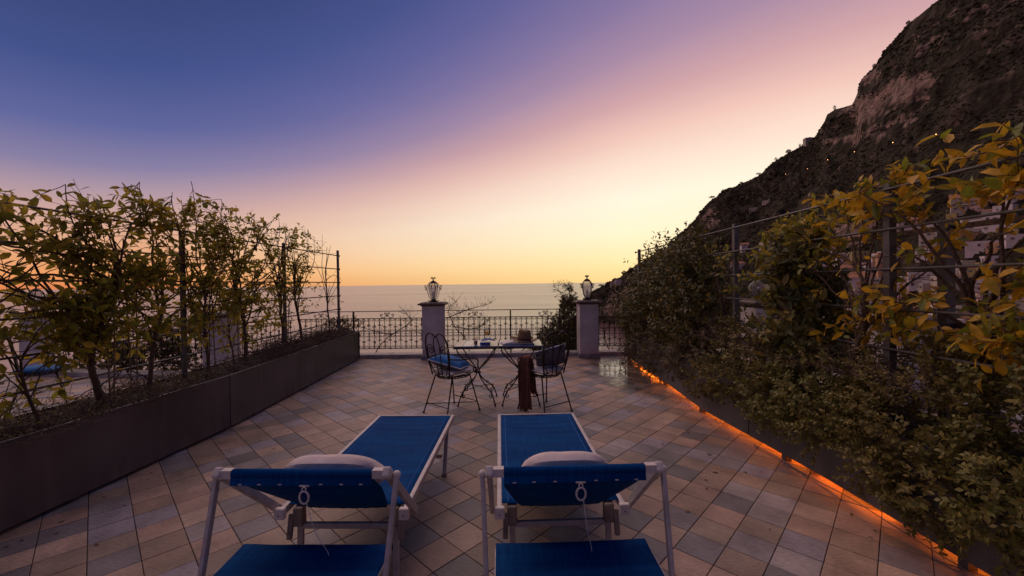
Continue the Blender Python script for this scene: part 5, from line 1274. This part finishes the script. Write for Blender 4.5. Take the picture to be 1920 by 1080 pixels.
wallm = {'w': mat('house_white', (.58, .49, .48), .85, var=.2, vscale=.25), 'p': mat('house_pink', (.54, .35, .30), .85, var=.2, vscale=.25), 'o': mat('house_orange', (.48, .26, .14), .85, var=.2, vscale=.25),
         'c': mat('house_cream', (.46, .39, .31), .85, var=.2, vscale=.25), 'y': mat('house_yellow', (.38, .29, .12), .85, var=.2, vscale=.25), 'b': mat('house_blue', (.10, .22, .5), .7, var=.2, vscale=.25)}
cname = {'w': 'white', 'p': 'pink', 'o': 'orange', 'c': 'cream', 'y': 'yellow', 'b': 'blue'}
winm = mat('dark_window', (.03, .035, .05), .25); framem = mat('window_frame', (.4, .36, .36), .8); roofm = mat('flat_roof', (.30, .24, .22), .9, var=.3, vscale=.3); tilem = mat('terracotta_roof', (.34, .15, .08), .9)
win_me = MB().box((0, 0, 0), (1.1, .2, 1.5)).mesh('window', winm)
# unit meshes for a window: frame proud of the wall, pane set back in it
wf = MB()
for c_, s_ in (((-.62, 0, 0), (.14, .3, 1.8)), ((.62, 0, 0), (.14, .3, 1.8)), ((0, 0, .82), (1.1, .3, .16)), ((0, 0, -.84), (1.5, .4, .12))): wf.box(c_, s_)
wf_me = wf.mesh('window', framem)
def opening(w, h, sh, base):
    f = MB(); t_ = .12
    for c_, s_ in (((-w / 2 - t_ / 2, 0, 0), (t_, .3, h + .3)), ((w / 2 + t_ / 2, 0, 0), (t_, .3, h + .3)), ((0, 0, h / 2 + .08), (w, .3, .14)), ((0, 0, -h / 2 - .08), (w + .4, .4, .12))): f.box(c_, s_)
    if sh:
        for s_ in (-1, 1): f.box((s_ * (w / 2 + .12 + w * .28), -.08, 0), (w * .5, .07, h), m=1)
    return f.mesh('window', [framem, base]), MB().box((0, 0, 0), (w, .2, h)).mesh('pane', winm)
shut1 = mat('green_shutter', (.05, .10, .07), .7); shut2 = mat('brown_shutter', (.16, .08, .05), .7)
OPEN = [opening(1.0, 1.5, True, shut1), opening(1.0, 1.5, True, shut2), opening(1.6, 2.1, False, shut1), opening(.8, 1.1, False, shut1), opening(2.6, 1.9, False, shut1)]
seen_labels = {}
def describe(a, e, w, h, c, st, roof, bal_):
    size = 'small' if w < 26 else ('broad' if w > 48 else 'mid-sized')
    zone = ('on the sea headland' if a < 17 else 'on the slope under the ridge' if e > 7 and a < 40 else 'left of the near trellis post' if a < 42.6 else 'right of the near trellis post' if a < 46 else 'behind the golden lemon tree' if a < 49.5 else 'at the photo right edge')
    hgt = 'high up' if e > 3.2 else 'at eye height' if e > -.8 else 'low down' if e > -5 else 'lowest'
    return '%s %s %s-roofed house %s %s' % (size, cname[c], roof, hgt, zone)
for bi, (a, e, w, h, c) in enumerate(TOWN):
    p = Vector(locate(a, e)); dist = math.hypot(p.x, p.y); mpp = dist / cos(radians(a)) / F_PX * 1.0 if False else sqrt(p.x ** 2 + p.y ** 2) / sqrt(F_PX ** 2 + (F_PX * tan(radians(a))) ** 2)
    w_m = w * mpp * .92; h_m = h * mpp; dpt = w_m * rgt.uniform(.6, .9); rz = -radians(a) + rgt.uniform(-.5, .5)
    arch = bi in (0, 21, 24); roof = 'vaulted' if arch else ('tiled' if bi % 7 == 3 else 'flat'); balc = h > 24 and bi % 2 == 0
    hd = Vector((p.x, p.y, 0)).normalized(); p = p + hd * dpt * .55
    r = empty('house', p, rz, describe(a, e, w, h, c, 0, roof, balc), 'house', 'houses of the hillside town')
    seen_labels.setdefault(r['label'], []).append((a, e, r))
    b = MB(); b.box((0, 0, h_m * .35), (w_m, dpt, h_m * 1.3)); b.build('wall', wallm[c], r)
    zt = h_m * 1.4 - h_m * .4 + h_m * .0 + h_m * .0
    zt = h_m
    q = MB()
    if arch:
        n = 10; P = [(-w_m / 2 + w_m * i / n, sin(pi * i / n) * w_m * .16) for i in range(n + 1)]
        for (x0, z0), (x1, z1) in zip(P[:-1], P[1:]): q.face([(x0, -dpt / 2, zt + z0), (x1, -dpt / 2, zt + z1), (x1, dpt / 2, zt + z1), (x0, dpt / 2, zt + z0)])
        for y in (-dpt / 2, dpt / 2): q.face([(x, y, zt + z) for x, z in P])
        q.build('roof', wallm[c], r)
    elif roof == 'tiled':
        o_ = w_m * .04; q.face([(-w_m / 2 - o_, -dpt / 2 - o_, zt), (w_m / 2 + o_, -dpt / 2 - o_, zt), (w_m / 2 + o_, 0, zt + dpt * .25), (-w_m / 2 - o_, 0, zt + dpt * .25)])
        q.face([(-w_m / 2 - o_, dpt / 2 + o_, zt), (w_m / 2 + o_, dpt / 2 + o_, zt), (w_m / 2 + o_, 0, zt + dpt * .25), (-w_m / 2 - o_, 0, zt + dpt * .25)])
        for x in (-w_m / 2, w_m / 2): q.face([(x, -dpt / 2, zt), (x, dpt / 2, zt), (x, 0, zt + dpt * .25)])
        q.build('roof', tilem, r)
    else:
        t_ = .35; q.box((0, 0, zt + .05), (w_m - .1, dpt - .1, .1)).build('roof', roofm, r); q = MB()
        for c_, s_ in (((0, -dpt / 2 + t_ / 2, zt + .45), (w_m, t_, .9)), ((0, dpt / 2 - t_ / 2, zt + .45), (w_m, t_, .9)), ((-w_m / 2 + t_ / 2, 0, zt + .45), (t_, dpt - 2 * t_, .9)), ((w_m / 2 - t_ / 2, 0, zt + .45), (t_, dpt - 2 * t_, .9))): q.box(c_, s_)
        q.build('parapet', wallm[c], r)
        if bi % 3 == 0: MB().box((w_m * .2, 0, zt + 1.3), (w_m * .3, dpt * .4, 2.4)).build('rooftop_room', wallm['w' if c != 'w' else 'c'], r)
    fl = max(1, int((h_m) / 3.4)); nc = max(1, min(6, int(w_m / 3.6)))
    for f_ in range(fl):
        zc = zt - 1.9 - f_ * 3.3
        for i in range(nc):
            if rgt.random() < .26: continue
            wf_me, win_me = OPEN[rgt.choices(range(5), (5, 3, 4, 3, 2))[0]]
            x = (-.5 + (i + .5 + rgt.uniform(-.14, .14)) / nc) * w_m * .92; sc_ = rgt.uniform(.8, 1.1)
            wo = link('window', wf_me, r, (x, -dpt / 2 - .05, zc), scale=(sc_, 1, sc_)); link('pane', win_me, wo, (0, .02, .02))
        if balc and f_ < 2:
            q = MB(); q.box((0, -dpt / 2 - .75, zc - 1.15), (w_m * .8, 1.4, .2)); q.box((0, -dpt / 2 - 1.4, zc - .6), (w_m * .8, .1, .9)); q.build('balcony', wallm['w'], r)
    # side windows
    for i in range(2):
        wo = link('window', wf_me, r, (-w_m / 2 - .05, (-.25 + .5 * i) * dpt, zt - 1.9), (0, 0, -pi / 2)); link('pane', win_me, wo, (0, .02, .02))
for lb, L_ in seen_labels.items():
    if len(L_) > 1:
        L_.sort(key=lambda q: (q[1]), reverse=True)
        for n_, (a, e, r) in enumerate(L_):
            words = ['uppermost', 'second', 'third', 'fourth', 'fifth', 'sixth', 'seventh', 'eighth', 'ninth', 'tenth', 'eleventh', 'twelfth', 'thirteenth', 'fourteenth', 'fifteenth', 'sixteenth', 'seventeenth', 'eighteenth']
            r['label'] = '%s of the %s' % (words[n_], lb.replace(' house ', ' houses '))
# street lamps of the mountain road
glow = bpy.data.materials.new('street_lamp_glow'); glow.use_nodes = True; _b = glow.node_tree.nodes['Principled BSDF']; _b.inputs['Emission Color'].default_value = (1, .42, .12, 1); _b.inputs['Emission Strength'].default_value = 6
LAMPS = [(43.38, 12.95, 'second from the right'), (46.45, 12.94, 'rightmost'), (40.37, 12.73, 'third from the right'), (38.1, 12.38, 'fourth from the right'), (36.28, 11.95, 'second from the left'), (34.21, 11.75, 'leftmost')]
for a, e, w_ in LAMPS:
    p = Vector(locate(a, e)); d_ = p.normalized(); p = p - Vector((d_.x, d_.y, 0)) * 14
    zt = EYE.z + math.hypot(p.x, p.y) * tan(radians(e)); h_ = max(5.0, zt - p.z + 4)
    r = empty('street_lamp', p, 0, 'tiny orange street lamp on the dark mountain road, %s' % w_, 'street lamp', 'street lamps on the mountain road')
    MB().tube([(0, 0, -12), (0, 0, h_ - .6)], .12, 6).build('post', iron, r); MB().ball((0, 0, h_), .36, 8).build('lamp_head', glow, r, True)
